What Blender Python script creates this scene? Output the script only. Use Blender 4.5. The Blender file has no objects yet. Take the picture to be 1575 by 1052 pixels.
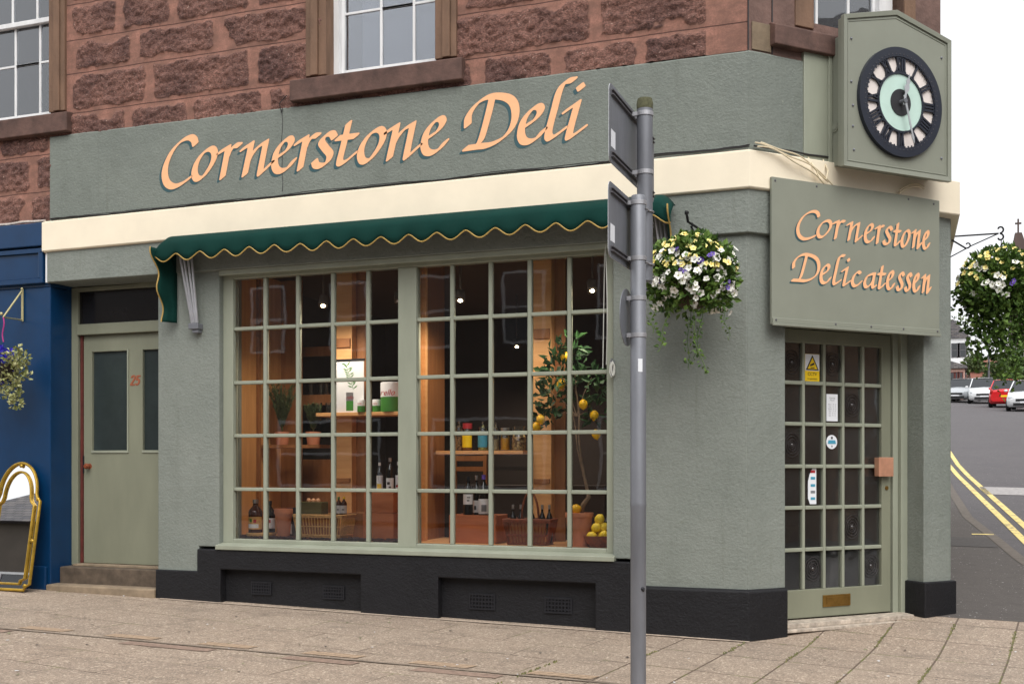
import bpy, bmesh, math, random
import numpy as np
from mathutils import Vector, Matrix, noise
R_ = math.radians
random.seed(7)
scene = bpy.context.scene
COL = scene.collection

# ------------------------------------------------------------------ camera
cam_d = bpy.data.cameras.new('camera')
cam = bpy.data.objects.new('camera', cam_d); COL.objects.link(cam)
CAM = Vector((1.047, -7.860, 1.25))
cam.location = CAM
cam.rotation_euler = (R_(90), 0, R_(19.8))
cam_d.sensor_width = 36.0
cam_d.lens = 36.0 * 1673 / 1575
cam_d.shift_y = 190 / 1575
cam_d.clip_start = 0.05
cam_d.clip_end = 1500
scene.camera = cam

# ------------------------------------------------------------------ overcast sky, soft sun, exposure
SUN_EL, SUN_AZ = R_(50), R_(152)          # azimuth clockwise from +Y: behind the camera, a little right
w = bpy.data.worlds.new('World'); scene.world = w; w.use_nodes = True
wt = w.node_tree; wt.nodes.clear()
wo = wt.nodes.new('ShaderNodeOutputWorld'); bg = wt.nodes.new('ShaderNodeBackground')
sky = wt.nodes.new('ShaderNodeTexSky'); sky.sky_type = 'NISHITA'; sky.sun_disc = False
sky.sun_elevation = SUN_EL; sky.sun_rotation = SUN_AZ
sky.air_density = 1.0; sky.dust_density = 6.0; sky.ozone_density = 1.0
hs = wt.nodes.new('ShaderNodeHueSaturation'); hs.inputs['Saturation'].default_value = 0.12
wt.links.new(sky.outputs[0], hs.inputs['Color'])
cm = wt.nodes.new('ShaderNodeMix'); cm.data_type = 'RGBA'; cm.inputs[0].default_value = 0.75   # white cloud sheet over the clear sky
cm.inputs[7].default_value = (5.6, 5.68, 5.85, 1); wt.links.new(hs.outputs[0], cm.inputs[6]); wt.links.new(cm.outputs[2], bg.inputs[0])
bg.inputs[1].default_value = 0.15
wt.links.new(bg.outputs[0], wo.inputs[0])
sl = bpy.data.lights.new('sun', 'SUN'); sl.energy = 1.5; sl.angle = R_(50); sl.color = (1.0, 0.97, 0.93)
so = bpy.data.objects.new('sun', sl); COL.objects.link(so)
_d = Vector((math.sin(SUN_AZ) * math.cos(SUN_EL), math.cos(SUN_AZ) * math.cos(SUN_EL), math.sin(SUN_EL)))
so.rotation_euler = (-_d).to_track_quat('-Z', 'Y').to_euler()
scene.view_settings.view_transform = 'Standard'
scene.view_settings.look = 'None'
scene.view_settings.exposure = 0.58
scene.view_settings.gamma = 1
scene.view_settings.use_curve_mapping = False
try:
    scene.cycles.max_bounces = 8; scene.cycles.transparent_max_bounces = 12
    scene.cycles.use_denoising = True
except Exception: pass

# ------------------------------------------------------------------ turning a pixel of the photo into a point on a plane
_F, _CX, _HY = 1673.0, 787.5, 716.0
_ps = R_(19.8)
FW = Vector((-math.sin(_ps), math.cos(_ps), 0)); RT = Vector((math.cos(_ps), math.sin(_ps), 0))
def ray(px, py): return FW + RT * ((px - _CX) / _F) - Vector((0, 0, 1)) * ((py - _HY) / _F)
def at(px, py, Y):
    d = ray(px, py); return CAM + d * ((Y - CAM.y) / d.y)
def AX(px, Y): return at(px, 700, Y).x
def AZ(px, py, Y): return at(px, py, Y).z
def depth(px, py, z): return CAM + ray(px, py) * z

# ------------------------------------------------------------------ tags, things and meshes
def tag(o, label=None, cat=None, group=None, kind=None):
    if label: o['label'] = label
    if cat: o['category'] = cat
    if group: o['group'] = group
    if kind: o['kind'] = kind
    return o
def thing(name, label, cat, loc=(0, 0, 0), rz=0, group=None):
    o = bpy.data.objects.new(name, None); COL.objects.link(o)
    o.empty_display_size = 0.1
    o.location = loc; o.rotation_euler = (0, 0, rz)
    return tag(o, label, cat, group)
def copy_tree(o, parent=None):
    c = o.copy(); COL.objects.link(c)
    if parent: c.parent = parent
    for ch in list(o.children): copy_tree(ch, c)
    return c

class MB:
    def __init__(s): s.v = []; s.f = []; s.m = []
    def add(s, vs, fs, mi=0):
        b = len(s.v); s.v += [tuple(v) for v in vs]
        s.f += [tuple(b + i for i in f) for f in fs]; s.m += [mi] * len(fs); return s
    def box(s, x0, x1, y0, y1, z0, z1, mi=0):
        if x0 > x1: x0, x1 = x1, x0
        if y0 > y1: y0, y1 = y1, y0
        if z0 > z1: z0, z1 = z1, z0
        return s.add([(x0,y0,z0),(x1,y0,z0),(x1,y1,z0),(x0,y1,z0),(x0,y0,z1),(x1,y0,z1),(x1,y1,z1),(x0,y1,z1)],
              [(0,3,2,1),(4,5,6,7),(0,1,5,4),(1,2,6,5),(2,3,7,6),(3,0,4,7)], mi)
    def tube(s, pts, r, n=8, mi=0, caps=True, closed=False):
        pts = [Vector(p) for p in pts]; N = len(pts); rs = r if isinstance(r, (list, tuple)) else [r] * N
        up = None; rings = []
        for i, p in enumerate(pts):
            a = pts[i-1] if (i > 0 or closed) else pts[0]; b = pts[(i+1) % N] if (i < N-1 or closed) else pts[-1]
            t = (b - a); t = t.normalized() if t.length > 1e-9 else Vector((0,0,1))
            if up is None:
                up = Vector((0,0,1)) if abs(t.z) < .9 else Vector((1,0,0))
            u = (up - t * up.dot(t)); u = u.normalized() if u.length > 1e-6 else t.orthogonal().normalized()
            up = u; v = t.cross(u)
            rings.append([p + (u * math.cos(k*2*math.pi/n) + v * math.sin(k*2*math.pi/n)) * rs[i] for k in range(n)])
        vs = [q for rg in rings for q in rg]; fs = []
        for i in range(N - 1 if not closed else N):
            a = i * n; b = ((i+1) % N) * n
            for k in range(n): fs.append((a+k, a+(k+1) % n, b+(k+1) % n, b+k))
        if caps and not closed:
            fs.append(tuple(range(n-1, -1, -1))); fs.append(tuple((N-1)*n + k for k in range(n)))
        return s.add(vs, fs, mi)
    def cyl(s, p, q, r, n=16, mi=0): return s.tube([p, q], r, n, mi)
    def lathe(s, prof, c=(0,0,0), n=24, mi=0, sx=1, sy=1):
        vs = []; fs = []
        for r, z in prof:
            for k in range(n):
                a = 2*math.pi*k/n; vs.append((c[0]+r*math.cos(a)*sx, c[1]+r*math.sin(a)*sy, c[2]+z))
        for i in range(len(prof)-1):
            for k in range(n): fs.append((i*n+k, i*n+(k+1)%n, (i+1)*n+(k+1)%n, (i+1)*n+k))
        if prof[0][0] > 1e-6: fs.append(tuple(range(n-1,-1,-1)))
        if prof[-1][0] > 1e-6: fs.append(tuple((len(prof)-1)*n+k for k in range(n)))
        return s.add(vs, fs, mi)
    def prism(s, poly, y0, y1, mi=0, plane='xz'):
        n = len(poly)
        if plane == 'xz': vs = [(x, y0, z) for x, z in poly] + [(x, y1, z) for x, z in poly]
        elif plane == 'yz': vs = [(y0, x, z) for x, z in poly] + [(y1, x, z) for x, z in poly]
        else: vs = [(x, z, y0) for x, z in poly] + [(x, z, y1) for x, z in poly]
        fs = [tuple(range(n)), tuple(range(2*n-1, n-1, -1))] + [(i, i+n, (i+1)%n+n, (i+1)%n) for i in range(n)]
        return s.add(vs, fs, mi)
    def ball(s, c, r, n=12, mi=0, sx=1, sy=1, sz=1, jit=0):
        vs = []; fs = []; m = n // 2
        for i in range(m+1):
            th = math.pi*i/m
            for k in range(n):
                a = 2*math.pi*k/n
                rr = r*(1+random.uniform(-jit, jit))
                vs.append((c[0]+rr*sx*math.sin(th)*math.cos(a), c[1]+rr*sy*math.sin(th)*math.sin(a), c[2]+rr*sz*math.cos(th)))
        for i in range(m):
            for k in range(n): fs.append((i*n+k, (i+1)*n+k, (i+1)*n+(k+1)%n, i*n+(k+1)%n))
        return s.add(vs, fs, mi)
    def xf(s, M, start=0):
        for i in range(start, len(s.v)): s.v[i] = tuple(M @ Vector(s.v[i]))
        return s
    def build(s, name, mats, parent=None, bevel=0, smooth=False, rz=0, loc=None, seg=2, fix=True, weld=False):
        me = bpy.data.meshes.new(name); me.from_pydata(s.v, [], s.f)
        mats = mats if isinstance(mats, (list, tuple)) else [mats]
        for m in mats: me.materials.append(m)
        if len(mats) > 1: me.polygons.foreach_set('material_index', s.m)
        if fix or weld:
            bm = bmesh.new(); bm.from_mesh(me)
            bmesh.ops.remove_doubles(bm, verts=bm.verts, dist=2e-5)
            if fix: bmesh.ops.recalc_face_normals(bm, faces=bm.faces)
            bm.to_mesh(me); bm.free()
        if smooth: me.polygons.foreach_set('use_smooth', [True]*len(me.polygons))
        me.update()
        o = bpy.data.objects.new(name, me); COL.objects.link(o)
        if parent: o.parent = parent
        if rz: o.rotation_euler = (0, 0, rz)
        if loc: o.location = loc
        if bevel:
            b = o.modifiers.new('bevel', 'BEVEL'); b.width = bevel; b.segments = seg; b.limit_method = 'ANGLE'; b.angle_limit = R_(40)
        if smooth:
            try:
                me.set_sharp_from_angle(angle=R_(42))
            except Exception: pass
        return o

def wall_grid(mb, xs, zs, solid, y0, y1, mi=0):
    """solid cells of an x/z grid given thickness y0..y1; only outer surfaces are made"""
    nx, nz = len(xs)-1, len(zs)-1
    S = lambda i, j: 0 <= i < nx and 0 <= j < nz and solid((xs[i]+xs[i+1])/2, (zs[j]+zs[j+1])/2)
    for i in range(nx):
        for j in range(nz):
            if not S(i, j): continue
            x0, x1, z0, z1 = xs[i], xs[i+1], zs[j], zs[j+1]
            mb.add([(x0,y0,z0),(x1,y0,z0),(x1,y0,z1),(x0,y0,z1)], [(0,1,2,3)], mi)
            mb.add([(x0,y1,z0),(x1,y1,z0),(x1,y1,z1),(x0,y1,z1)], [(3,2,1,0)], mi)
            if not S(i-1, j): mb.add([(x0,y0,z0),(x0,y1,z0),(x0,y1,z1),(x0,y0,z1)], [(3,2,1,0)], mi)
            if not S(i+1, j): mb.add([(x1,y0,z0),(x1,y1,z0),(x1,y1,z1),(x1,y0,z1)], [(0,1,2,3)], mi)
            if not S(i, j-1): mb.add([(x0,y0,z0),(x1,y0,z0),(x1,y1,z0),(x0,y1,z0)], [(3,2,1,0)], mi)
            if not S(i, j+1): mb.add([(x0,y0,z1),(x1,y0,z1),(x1,y1,z1),(x0,y1,z1)], [(0,1,2,3)], mi)

def sweep(mb, path, prof, mi=0, caps=True):
    """profile points (out, z) carried along a plan path; outward is right of travel"""
    n = len(path); P = [Vector((p[0], p[1])) for p in path]; rings = []
    for i in range(n):
        d0 = (P[i]-P[i-1]).normalized() if i > 0 else None
        d1 = (P[i+1]-P[i]).normalized() if i < n-1 else None
        if d0 is None: d0 = d1
        if d1 is None: d1 = d0
        n0 = Vector((d0.y, -d0.x)); n1 = Vector((d1.y, -d1.x))
        m = (n0+n1).normalized(); k = 1/max(.3, m.dot(n0))
        rings.append([(P[i].x+m.x*k*o, P[i].y+m.y*k*o, z) for o, z in prof])
    q = len(prof); vs = [v for r in rings for v in r]; fs = []
    for i in range(n-1):
        for k in range(q): fs.append((i*q+k, i*q+(k+1)%q, (i+1)*q+(k+1)%q, (i+1)*q+k))
    if caps: fs.append(tuple(range(q))); fs.append(tuple((n-1)*q+k for k in range(q-1,-1,-1)))
    mb.add(vs, fs, mi)

# ------------------------------------------------------------------ materials
def S(r, g, b):   # sRGB 0..255 -> linear
    f = lambda c: (c/255/12.92) if c <= 10 else ((c/255+.055)/1.055)**2.4
    return (f(r), f(g), f(b), 1)
class NT:
    def __init__(s, name):
        s.mat = bpy.data.materials.new(name); s.mat.use_nodes = True; s.t = s.mat.node_tree
        s.b = s.t.nodes['Principled BSDF']; s.out = s.t.nodes['Material Output']
    def n(s, typ, **k):
        nd = s.t.nodes.new(typ)
        for a, v in k.items():
            if a.startswith('i_'):
                key = a[2:].replace('_', ' ')
                nd.inputs[key].default_value = v
            else: setattr(nd, a, v)
        return nd
    def l(s, a, b): s.t.links.new(a, b)
    def coord(s, kind='Object', scale=None, rot=None, loc=None):
        tc = s.n('ShaderNodeTexCoord'); o = tc.outputs[kind]
        if scale or rot or loc:
            mp = s.n('ShaderNodeMapping')
            if scale: mp.inputs['Scale'].default_value = scale
            if rot: mp.inputs['Rotation'].default_value = rot
            if loc: mp.inputs['Location'].default_value = loc
            s.l(o, mp.inputs[0]); o = mp.outputs[0]
        return o
    def noise(s, vec, scale, detail=4, rough=.55):
        nd = s.n('ShaderNodeTexNoise'); nd.inputs['Scale'].default_value = scale; nd.inputs['Detail'].default_value = detail
        nd.inputs['Roughness'].default_value = rough; s.l(vec, nd.inputs['Vector']); return nd.outputs[0]
    def ramp(s, fac, stops):
        r = s.n('ShaderNodeValToRGB'); el = r.color_ramp.elements
        while len(el) < len(stops): el.new(.5)
        for e, (p, c) in zip(el, stops): e.position = p; e.color = c if len(c) == 4 else (*c, 1)
        s.l(fac, r.inputs[0]); return r.outputs[0]
    def mix(s, fac, a, b, mode='MIX'):
        m = s.n('ShaderNodeMix', data_type='RGBA', blend_type=mode)
        for v, k in ((fac, 0), (a, 6), (b, 7)):
            if isinstance(v, (int, float)): m.inputs[k].default_value = v
            elif isinstance(v, tuple): m.inputs[k].default_value = v
            else: s.l(v, m.inputs[k])
        return m.outputs[2]
    def math(s, op, a, b=None, clamp=False):
        m = s.n('ShaderNodeMath', operation=op, use_clamp=clamp)
        for v, k in ((a, 0), (b, 1)):
            if v is None: continue
            if isinstance(v, (int, float)): m.inputs[k].default_value = v
            else: s.l(v, m.inputs[k])
        return m.outputs[0]
    def bump(s, h, strength=.3, dist=.01, prev=None):
        b = s.n('ShaderNodeBump'); b.inputs['Strength'].default_value = strength; b.inputs['Distance'].default_value = dist
        s.l(h, b.inputs['Height'])
        if prev: s.l(prev, b.inputs['Normal'])
        s.l(b.outputs[0], s.b.inputs['Normal']); return b.outputs[0]
def G4(v): return (v, v, v, 1)

def mat_plain(name, c, rough=.5, metal=0, var=.12, vscale=6, bump=0, bscale=60, bdist=.003, spec=.5, coat=0, streak=False):
    m = NT(name); co = m.coord('Object', (1, 1, .25) if streak else None)
    nz = m.noise(co, vscale, 5, .6)
    k0, k1 = 1-var, 1+var
    col = m.mix(1.0, c, m.ramp(nz, [(.3, G4(k0)), (.7, G4(k1))]), 'MULTIPLY') if var else None
    if col: m.l(col, m.b.inputs['Base Color'])
    else: m.b.inputs['Base Color'].default_value = c
    m.b.inputs['Roughness'].default_value = rough; m.b.inputs['Metallic'].default_value = metal
    m.b.inputs['Specular IOR Level'].default_value = spec
    if coat: m.b.inputs['Coat Weight'].default_value = coat
    if bump: m.bump(m.noise(m.coord('Object'), bscale, 4, .6), bump, bdist)
    return m.mat

def mat_render(name, c, c2, dirt=.35):   # painted rough-cast masonry
    m = NT(name); co = m.coord('Object')
    big = m.noise(co, 1.3, 6, .62); fine = m.noise(m.coord('Object', (1, 1, 1.3)), 42, 6, .66); mid = m.noise(m.coord('Object', (1, 1, .35)), 5, 5, .6)
    col = m.mix(m.ramp(big, [(.35, G4(0)), (.7, G4(1))]), c, c2)
    col = m.mix(1.0, col, m.ramp(fine, [(.25, G4(.86)), (.75, G4(1.1))]), 'MULTIPLY')
    col = m.mix(m.math('MULTIPLY', m.ramp(mid, [(.52, G4(0)), (.8, G4(1))]), dirt), col, (c[0]*.62, c[1]*.62, c[2]*.58, 1))
    run = m.ramp(m.noise(m.coord('Object', (7, 7, .45)), 2.2, 5, .65), [(.60, G4(0)), (.74, G4(1))])
    col = m.mix(m.math('MULTIPLY', run, dirt*.9), col, (c[0]*.70, c[1]*.68, c[2]*.60, 1))
    chip = m.ramp(m.noise(co, 21, 3, .55), [(.735, G4(0)), (.745, G4(1))])
    col = m.mix(m.math('MULTIPLY', chip, .45), col, (min(1, c[0]*1.7+.02), min(1, c[1]*1.6+.02), min(1, c[2]*1.5+.02), 1))
    m.l(col, m.b.inputs['Base Color']); m.b.inputs['Roughness'].default_value = .62
    m.b.inputs['Specular IOR Level'].default_value = .35
    h = m.math('ADD', m.math('MULTIPLY', fine, .8), m.math('MULTIPLY', m.noise(co, 11, 4, .6), .9))
    m.bump(h, .75, .010)
    return m.mat
M = {}
M['render'] = mat_render('grey_green_render', S(121,127,120), S(132,137,130))
M['render_up'] = mat_render('grey_green_signband', S(114,120,113), S(124,130,122))
M['cream'] = mat_plain('cream_paint', S(238,226,202), .5, var=.05, vscale=3, bump=.18, bscale=26, bdist=.004)
M['plinth'] = mat_render('black_plinth_paint', S(17,17,21), S(24,24,28), .2)
M['frame'] = mat_plain('sage_gloss_paint', S(146,150,134), .38, var=.10, vscale=5, bump=.12, bscale=40, streak=True)
M['frame_dark'] = mat_plain('shaded_sage_door_paint', S(126,128,110), .42, var=.10, vscale=4, bump=.12, bscale=40, streak=True)  # door sage with the side doorway's shade put into the colour
M['sign'] = mat_plain('sage_sign_paint', S(134,137,124), .45, var=.06, vscale=3, bump=.05, bscale=20)
M['blue'] = mat_plain('blue_gloss_paint', S(3,49,87), .35, var=.12, vscale=5, bump=.15, bscale=50)
M['white'] = mat_plain('white_sash_paint', S(222,222,222), .45, var=.10, vscale=14, bump=.25, bscale=70, streak=True)
M['peach'] = mat_plain('peach_sign_paint', S(246,184,136), .5, var=.05, vscale=20)
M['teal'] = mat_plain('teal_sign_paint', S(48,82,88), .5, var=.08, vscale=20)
M['galv'] = mat_plain('galvanised_steel', S(120,122,128), .5, .35, var=.18, vscale=7, bump=.15, streak=True)
M['galv_dark'] = mat_plain('weathered_steel', S(92,90,94), .6, .3, var=.3, vscale=5, bump=.2, streak=True)
M['iron'] = mat_plain('black_iron', S(22,22,24), .45, .4, var=.1)
M['brass'] = mat_plain('aged_brass', S(150,118,62), .38, .9, var=.25, vscale=12)
M['gold'] = mat_plain('gilt_moulding', S(168,136,48), .38, .6, var=.3, vscale=18, bump=.2)
M['copper'] = mat_plain('copper_plate', S(206,152,124), .4, .35, var=.18, vscale=9)
M['paper'] = mat_plain('white_paper', S(226,228,232), .6, var=.02)
M['black'] = mat_plain('black_paint', S(26,28,34), .4, var=.1)
M['navy'] = mat_plain('blue_black_clock_paint', S(33,38,50), .42, var=.12, vscale=20)
M['cream_rope'] = mat_plain('painted_cable', S(214,200,170), .6, var=.1)
M['rubber'] = mat_plain('black_cable', S(40,38,40), .6, var=.1)
M['cord'] = mat_plain('white_cord', S(190,190,182), .7, var=.1)
M['red'] = mat_plain('red_oxide_edge', S(92,40,34), .6, var=.25, vscale=12)
M['straw'] = mat_plain('pale_willow', S(206,160,98), .6, var=.25, vscale=40)
M['wicker'] = mat_plain('brown_wicker', S(128,66,38), .55, var=.35, vscale=45)
M['terracotta'] = mat_plain('terracotta', S(198,130,98), .75, var=.14, vscale=9, bump=.15)
M['lemon'] = mat_plain('lemon_peel', S(250,196,20), .42, var=.08, vscale=20, bump=.25, bscale=160, bdist=.002)
M['lemon_green'] = mat_plain('greenish_lemon_peel', S(246,216,52), .42, var=.12, vscale=20, bump=.25, bscale=160, bdist=.002)
M['bottle'] = mat_plain('dark_bottle_glass', S(16,18,18), .08, var=0, spec=.7)
M['bottle_brown'] = mat_plain('amber_bottle_glass', S(62,30,16), .08, var=0, spec=.7)
M['silver'] = mat_plain('silver_foil', S(200,200,205), .3, .9, var=.05)
M['steel'] = mat_plain('awning_arm_metal', S(205,205,210), .35, .7, var=.08)
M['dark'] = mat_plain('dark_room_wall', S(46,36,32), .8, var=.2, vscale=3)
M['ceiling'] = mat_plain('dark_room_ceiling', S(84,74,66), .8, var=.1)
M['curtain'] = mat_plain('white_net_curtain', S(232,232,236), .8, var=.15, vscale=5)
M['tyre'] = mat_plain('tyre_rubber', S(24,24,24), .8, var=.1)

def mat_wood(name, c, c2, rough=.5, sc=(9, 9, .7)):
    m = NT(name); co = m.coord('Object', sc)
    nz = m.noise(co, 3.0, 8, .65)
    m.l(m.ramp(nz, [(.3, c), (.7, c2)]), m.b.inputs['Base Color']); m.b.inputs['Roughness'].default_value = rough
    m.bump(nz, .12, .004); return m.mat
M['wood'] = mat_wood('orange_pine', S(196,140,84), S(220,166,108))
M['wood_dark'] = mat_wood('warm_brown_wood', S(140,92,56), S(168,114,70))
M['wood_red'] = mat_wood('reddish_crate_wood', S(172,98,58), S(196,120,76), sc=(1.2, 9, 9))
M['wood_shelf'] = mat_wood('orange_shelf_wood', S(214,156,98), S(230,178,122), sc=(1, 9, 9))

def mat_glass(name, tint=(1, 1, 1, 1), refl=1.0, wavy=.012, dirt=.008):
    m = NT(name)
    m.t.nodes.remove(m.b)
    tr = m.n('ShaderNodeBsdfTransparent'); tr.inputs[0].default_value = tint
    gl = m.n('ShaderNodeBsdfGlossy'); gl.inputs['Roughness'].default_value = .015; gl.inputs[0].default_value = (.95,.97,1,1)
    bp = m.n('ShaderNodeBump'); bp.inputs['Strength'].default_value = wavy; bp.inputs['Distance'].default_value = .05
    m.l(m.noise(m.coord('Object'), 3.0, 2, .4), bp.inputs['Height']); m.l(bp.outputs[0], gl.inputs['Normal'])
    fr = m.n('ShaderNodeFresnel'); fr.inputs['IOR'].default_value = 1.5
    mx = m.n('ShaderNodeMixShader'); m.l(m.math('MULTIPLY', fr.outputs[0], refl, True), mx.inputs[0])
    m.l(tr.outputs[0], mx.inputs[1]); m.l(gl.outputs[0], mx.inputs[2])
    df = m.n('ShaderNodeBsdfDiffuse'); df.inputs[0].default_value = (.5,.5,.5,1)
    mx2 = m.n('ShaderNodeMixShader'); 
    m.l(m.math('MULTIPLY', m.noise(m.coord('Object'), 1.7, 5, .6), dirt), mx2.inputs[0])
    m.l(mx.outputs[0], mx2.inputs[1]); m.l(df.outputs[0], mx2.inputs[2]); m.l(mx2.outputs[0], m.out.inputs[0])
    return m.mat
M['glass'] = mat_glass('window_glass')
M['glass_door'] = mat_glass('old_door_glass', (.75,.75,.72,1), .8, .05, .05)
M['glass_up'] = mat_glass('upstairs_glass', (.85,.87,.9,1), 3.4, .03, .03)
M['glass_obscure'] = mat_plain('obscure_door_glass', S(48,56,56), .22, var=.25, vscale=2, bump=.1, bscale=30)
M['jar'] = mat_glass('clear_jar_glass', (.93,.95,.93,1), 1.6, .02, .04)

def mat_leaf(name, c, c2, tr=.25):
    m = NT(name)
    oi = m.n('ShaderNodeNewGeometry')
    m.l(m.ramp(oi.outputs['Random Per Island'], [(0, c), (1, c2)]), m.b.inputs['Base Color'])
    m.b.inputs['Roughness'].default_value = .55; m.b.inputs['Specular IOR Level'].default_value = .35
    return m.mat
M['leaf'] = mat_leaf('petunia_leaf', S(46,74,26), S(104,132,58))
M['leaf_pale'] = mat_leaf('variegated_leaf', S(110,118,58), S(190,190,140))
M['leaf_lemon'] = mat_leaf('lemon_leaf', S(24,52,28), S(58,96,52))
M['leaf_herb'] = mat_leaf('rosemary_leaf', S(52,72,44), S(104,122,80))
M['leaf_tree'] = mat_leaf('far_tree_leaf', S(50,68,36), S(98,112,66))
M['petal_yellow'] = mat_leaf('yellow_petal', S(246,228,120), S(252,243,180))
M['petal_white'] = mat_leaf('white_petal', S(226,224,216), S(248,248,240))
M['petal_purple'] = mat_leaf('purple_petal', S(84,58,148), S(118,92,180))
M['petal_blue'] = mat_leaf('lobelia_petal', S(42,30,150), S(74,60,196))
M['petal_eye'] = mat_plain('flower_centre', S(226,150,30), .6, var=0)
# ================================================================== the ground
def gz(x, y):
    k = .02*abs(y) if y > 0 else 0
    return -.02*x + (.01*y if y < 0 else .08*y if y < 110 else 8.8 + .02*(y-110))
def gmesh(name, xs, ys, dz, mat, kind='structure', jit=0, **kw):
    mb = MB(); nx, ny = len(xs), len(ys)
    vs = [(x, y, gz(x, y)+dz(x, y) if callable(dz) else gz(x, y)+dz) for y in ys for x in xs]
    fs = [(j*nx+i, j*nx+i+1, (j+1)*nx+i+1, (j+1)*nx+i) for j in range(ny-1) for i in range(nx-1)]
    mb.add(vs, fs); o = mb.build(name, mat, fix=False, **kw); tag(o, kind=kind); return o
def lin(a, b, n): return [a+(b-a)*i/n for i in range(n+1)]

def mat_asphalt(name, c, c2, patch=True):
    m = NT(name); co = m.coord('Object')
    fine = m.noise(co, 75, 4, .8); big = m.noise(co, .9, 5, .6); mid = m.noise(co, 7, 4, .6)
    col = m.mix(big, c, c2)
    col = m.mix(1.0, col, m.ramp(fine, [(.3, G4(.72)), (.68, G4(1.3))]), 'MULTIPLY')
    col = m.mix(m.ramp(m.noise(co, 38, 2, .5), [(.70, G4(0)), (.73, G4(.75))]), col, S(196,194,190))
    col = m.mix(m.math('MULTIPLY', m.ramp(mid, [(.5, G4(0)), (.75, G4(1))]), .35), col, (c[0]*.6, c[1]*.6, c[2]*.6, 1))
    m.l(col, m.b.inputs['Base Color']); m.b.inputs['Roughness'].default_value = .85
    m.bump(fine, .5, .004); return m.mat
M['asphalt'] = mat_asphalt('road_asphalt', S(78,75,77), S(92,88,89))
M['asphalt_old'] = mat_asphalt('footway_asphalt', S(72,67,64), S(88,82,78))

def mat_paving():
    m = NT('concrete_flag_paving')
    def joints(off, msz):
        co = m.coord('Object', rot=(0, 0, R_(8)))
        bt = m.n('ShaderNodeTexBrick'); bt.offset = off; bt.squash = 1
        m.l(co, bt.inputs['Vector'])
        bt.inputs['Scale'].default_value = 1; bt.inputs['Brick Width'].default_value = .42 if off == 0 else .60
        bt.inputs['Row Height'].default_value = .60 if off == 0 else .45
        bt.inputs['Mortar Size'].default_value = msz; bt.inputs['Mortar Smooth'].default_value = .3
        bt.inputs['Color1'].default_value = G4(0); bt.inputs['Color2'].default_value = G4(1); bt.inputs['Mortar'].default_value = G4(.5)
        return bt
    a = joints(0, .007); b = joints(.5, .005)
    ob = m.coord('Object'); sep = m.n('ShaderNodeSeparateXYZ'); m.l(ob, sep.inputs[0])
    right = m.math('GREATER_THAN', sep.outputs[0], -.75)
    jf = m.n('ShaderNodeMix', data_type='FLOAT'); m.l(right, jf.inputs[0]); m.l(b.outputs['Fac'], jf.inputs[2]); m.l(a.outputs['Fac'], jf.inputs[3])
    joint = jf.outputs[0]
    cell = m.mix(right, b.outputs['Color'], a.outputs['Color'])
    fine = m.noise(ob, 130, 4, .7); mid = m.noise(ob, 14, 5, .6); big = m.noise(ob, .8, 5, .6)
    v = m.n('ShaderNodeTexVoronoi'); v.inputs['Scale'].default_value = 85; m.l(ob, v.inputs['Vector'])
    col = m.mix(m.ramp(big, [(.3, G4(0)), (.7, G4(1))]), S(157,139,122), S(143,128,114))
    col = m.mix(m.math('MULTIPLY', cell, .55), col, S(164,147,130))
    col = m.mix(1.0, col, m.ramp(fine, [(.30, G4(.45)), (.70, G4(1.5))]), 'MULTIPLY')
    col = m.mix(1.0, col, m.ramp(m.noise(ob, 62, 3, .75), [(.36, G4(.74)), (.5, G4(1)), (.62, G4(1.26))]), 'MULTIPLY')
    col = m.mix(m.ramp(v.outputs['Color'], [(.78, G4(0)), (.84, G4(.7))]), col, S(206,190,170))
    col = m.mix(m.math('MULTIPLY', m.ramp(mid, [(.52, G4(0)), (.72, G4(1))]), .28), col, S(104,88,76))
    gum = m.n('ShaderNodeTexVoronoi'); gum.inputs['Scale'].default_value = 3.1; m.l(ob, gum.inputs['Vector'])
    col = m.mix(m.ramp(gum.outputs['Distance'], [(.035, G4(.55)), (.055, G4(0))]), col, S(84,76,70))
    stain = m.noise(m.coord('Object', (1, 2.2, 1)), 2.6, 6, .7)
    col = m.mix(m.math('MULTIPLY', m.ramp(stain, [(.52, G4(0)), (.68, G4(1))]), .42), col, S(98,88,78))
    blot = m.noise(ob, 30, 2, .5)
    col = m.mix(m.ramp(blot, [(.72, G4(0)), (.76, G4(.8))]), col, S(70,60,54))
    # joint: dark line, partly faded, moss where the noise says so
    fade = m.ramp(m.noise(ob, 2.2, 4, .6), [(.40, G4(.15)), (.62, G4(1))])
    leftf = m.mix(right, fade, G4(.9))
    jm = m.math('MULTIPLY', joint, leftf)
    moss = m.ramp(m.noise(ob, 3.1, 5, .65), [(.50, G4(0)), (.60, G4(1))])
    jc = m.mix(moss, S(92,76,64), S(98,104,44))
    col = m.mix(jm, col, jc)
    m.l(col, m.b.inputs['Base Color']); m.b.inputs['Roughness'].default_value = .8
    h = m.math('SUBTRACT', m.math('MULTIPLY', fine, .25), m.math('MULTIPLY', jm, .8))
    m.bump(h, .8, .008); return m.mat
M['paving'] = mat_paving()
M['base_ground'] = mat_plain('far_ground', S(96,98,78), .9, var=.25, vscale=.05)

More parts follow.
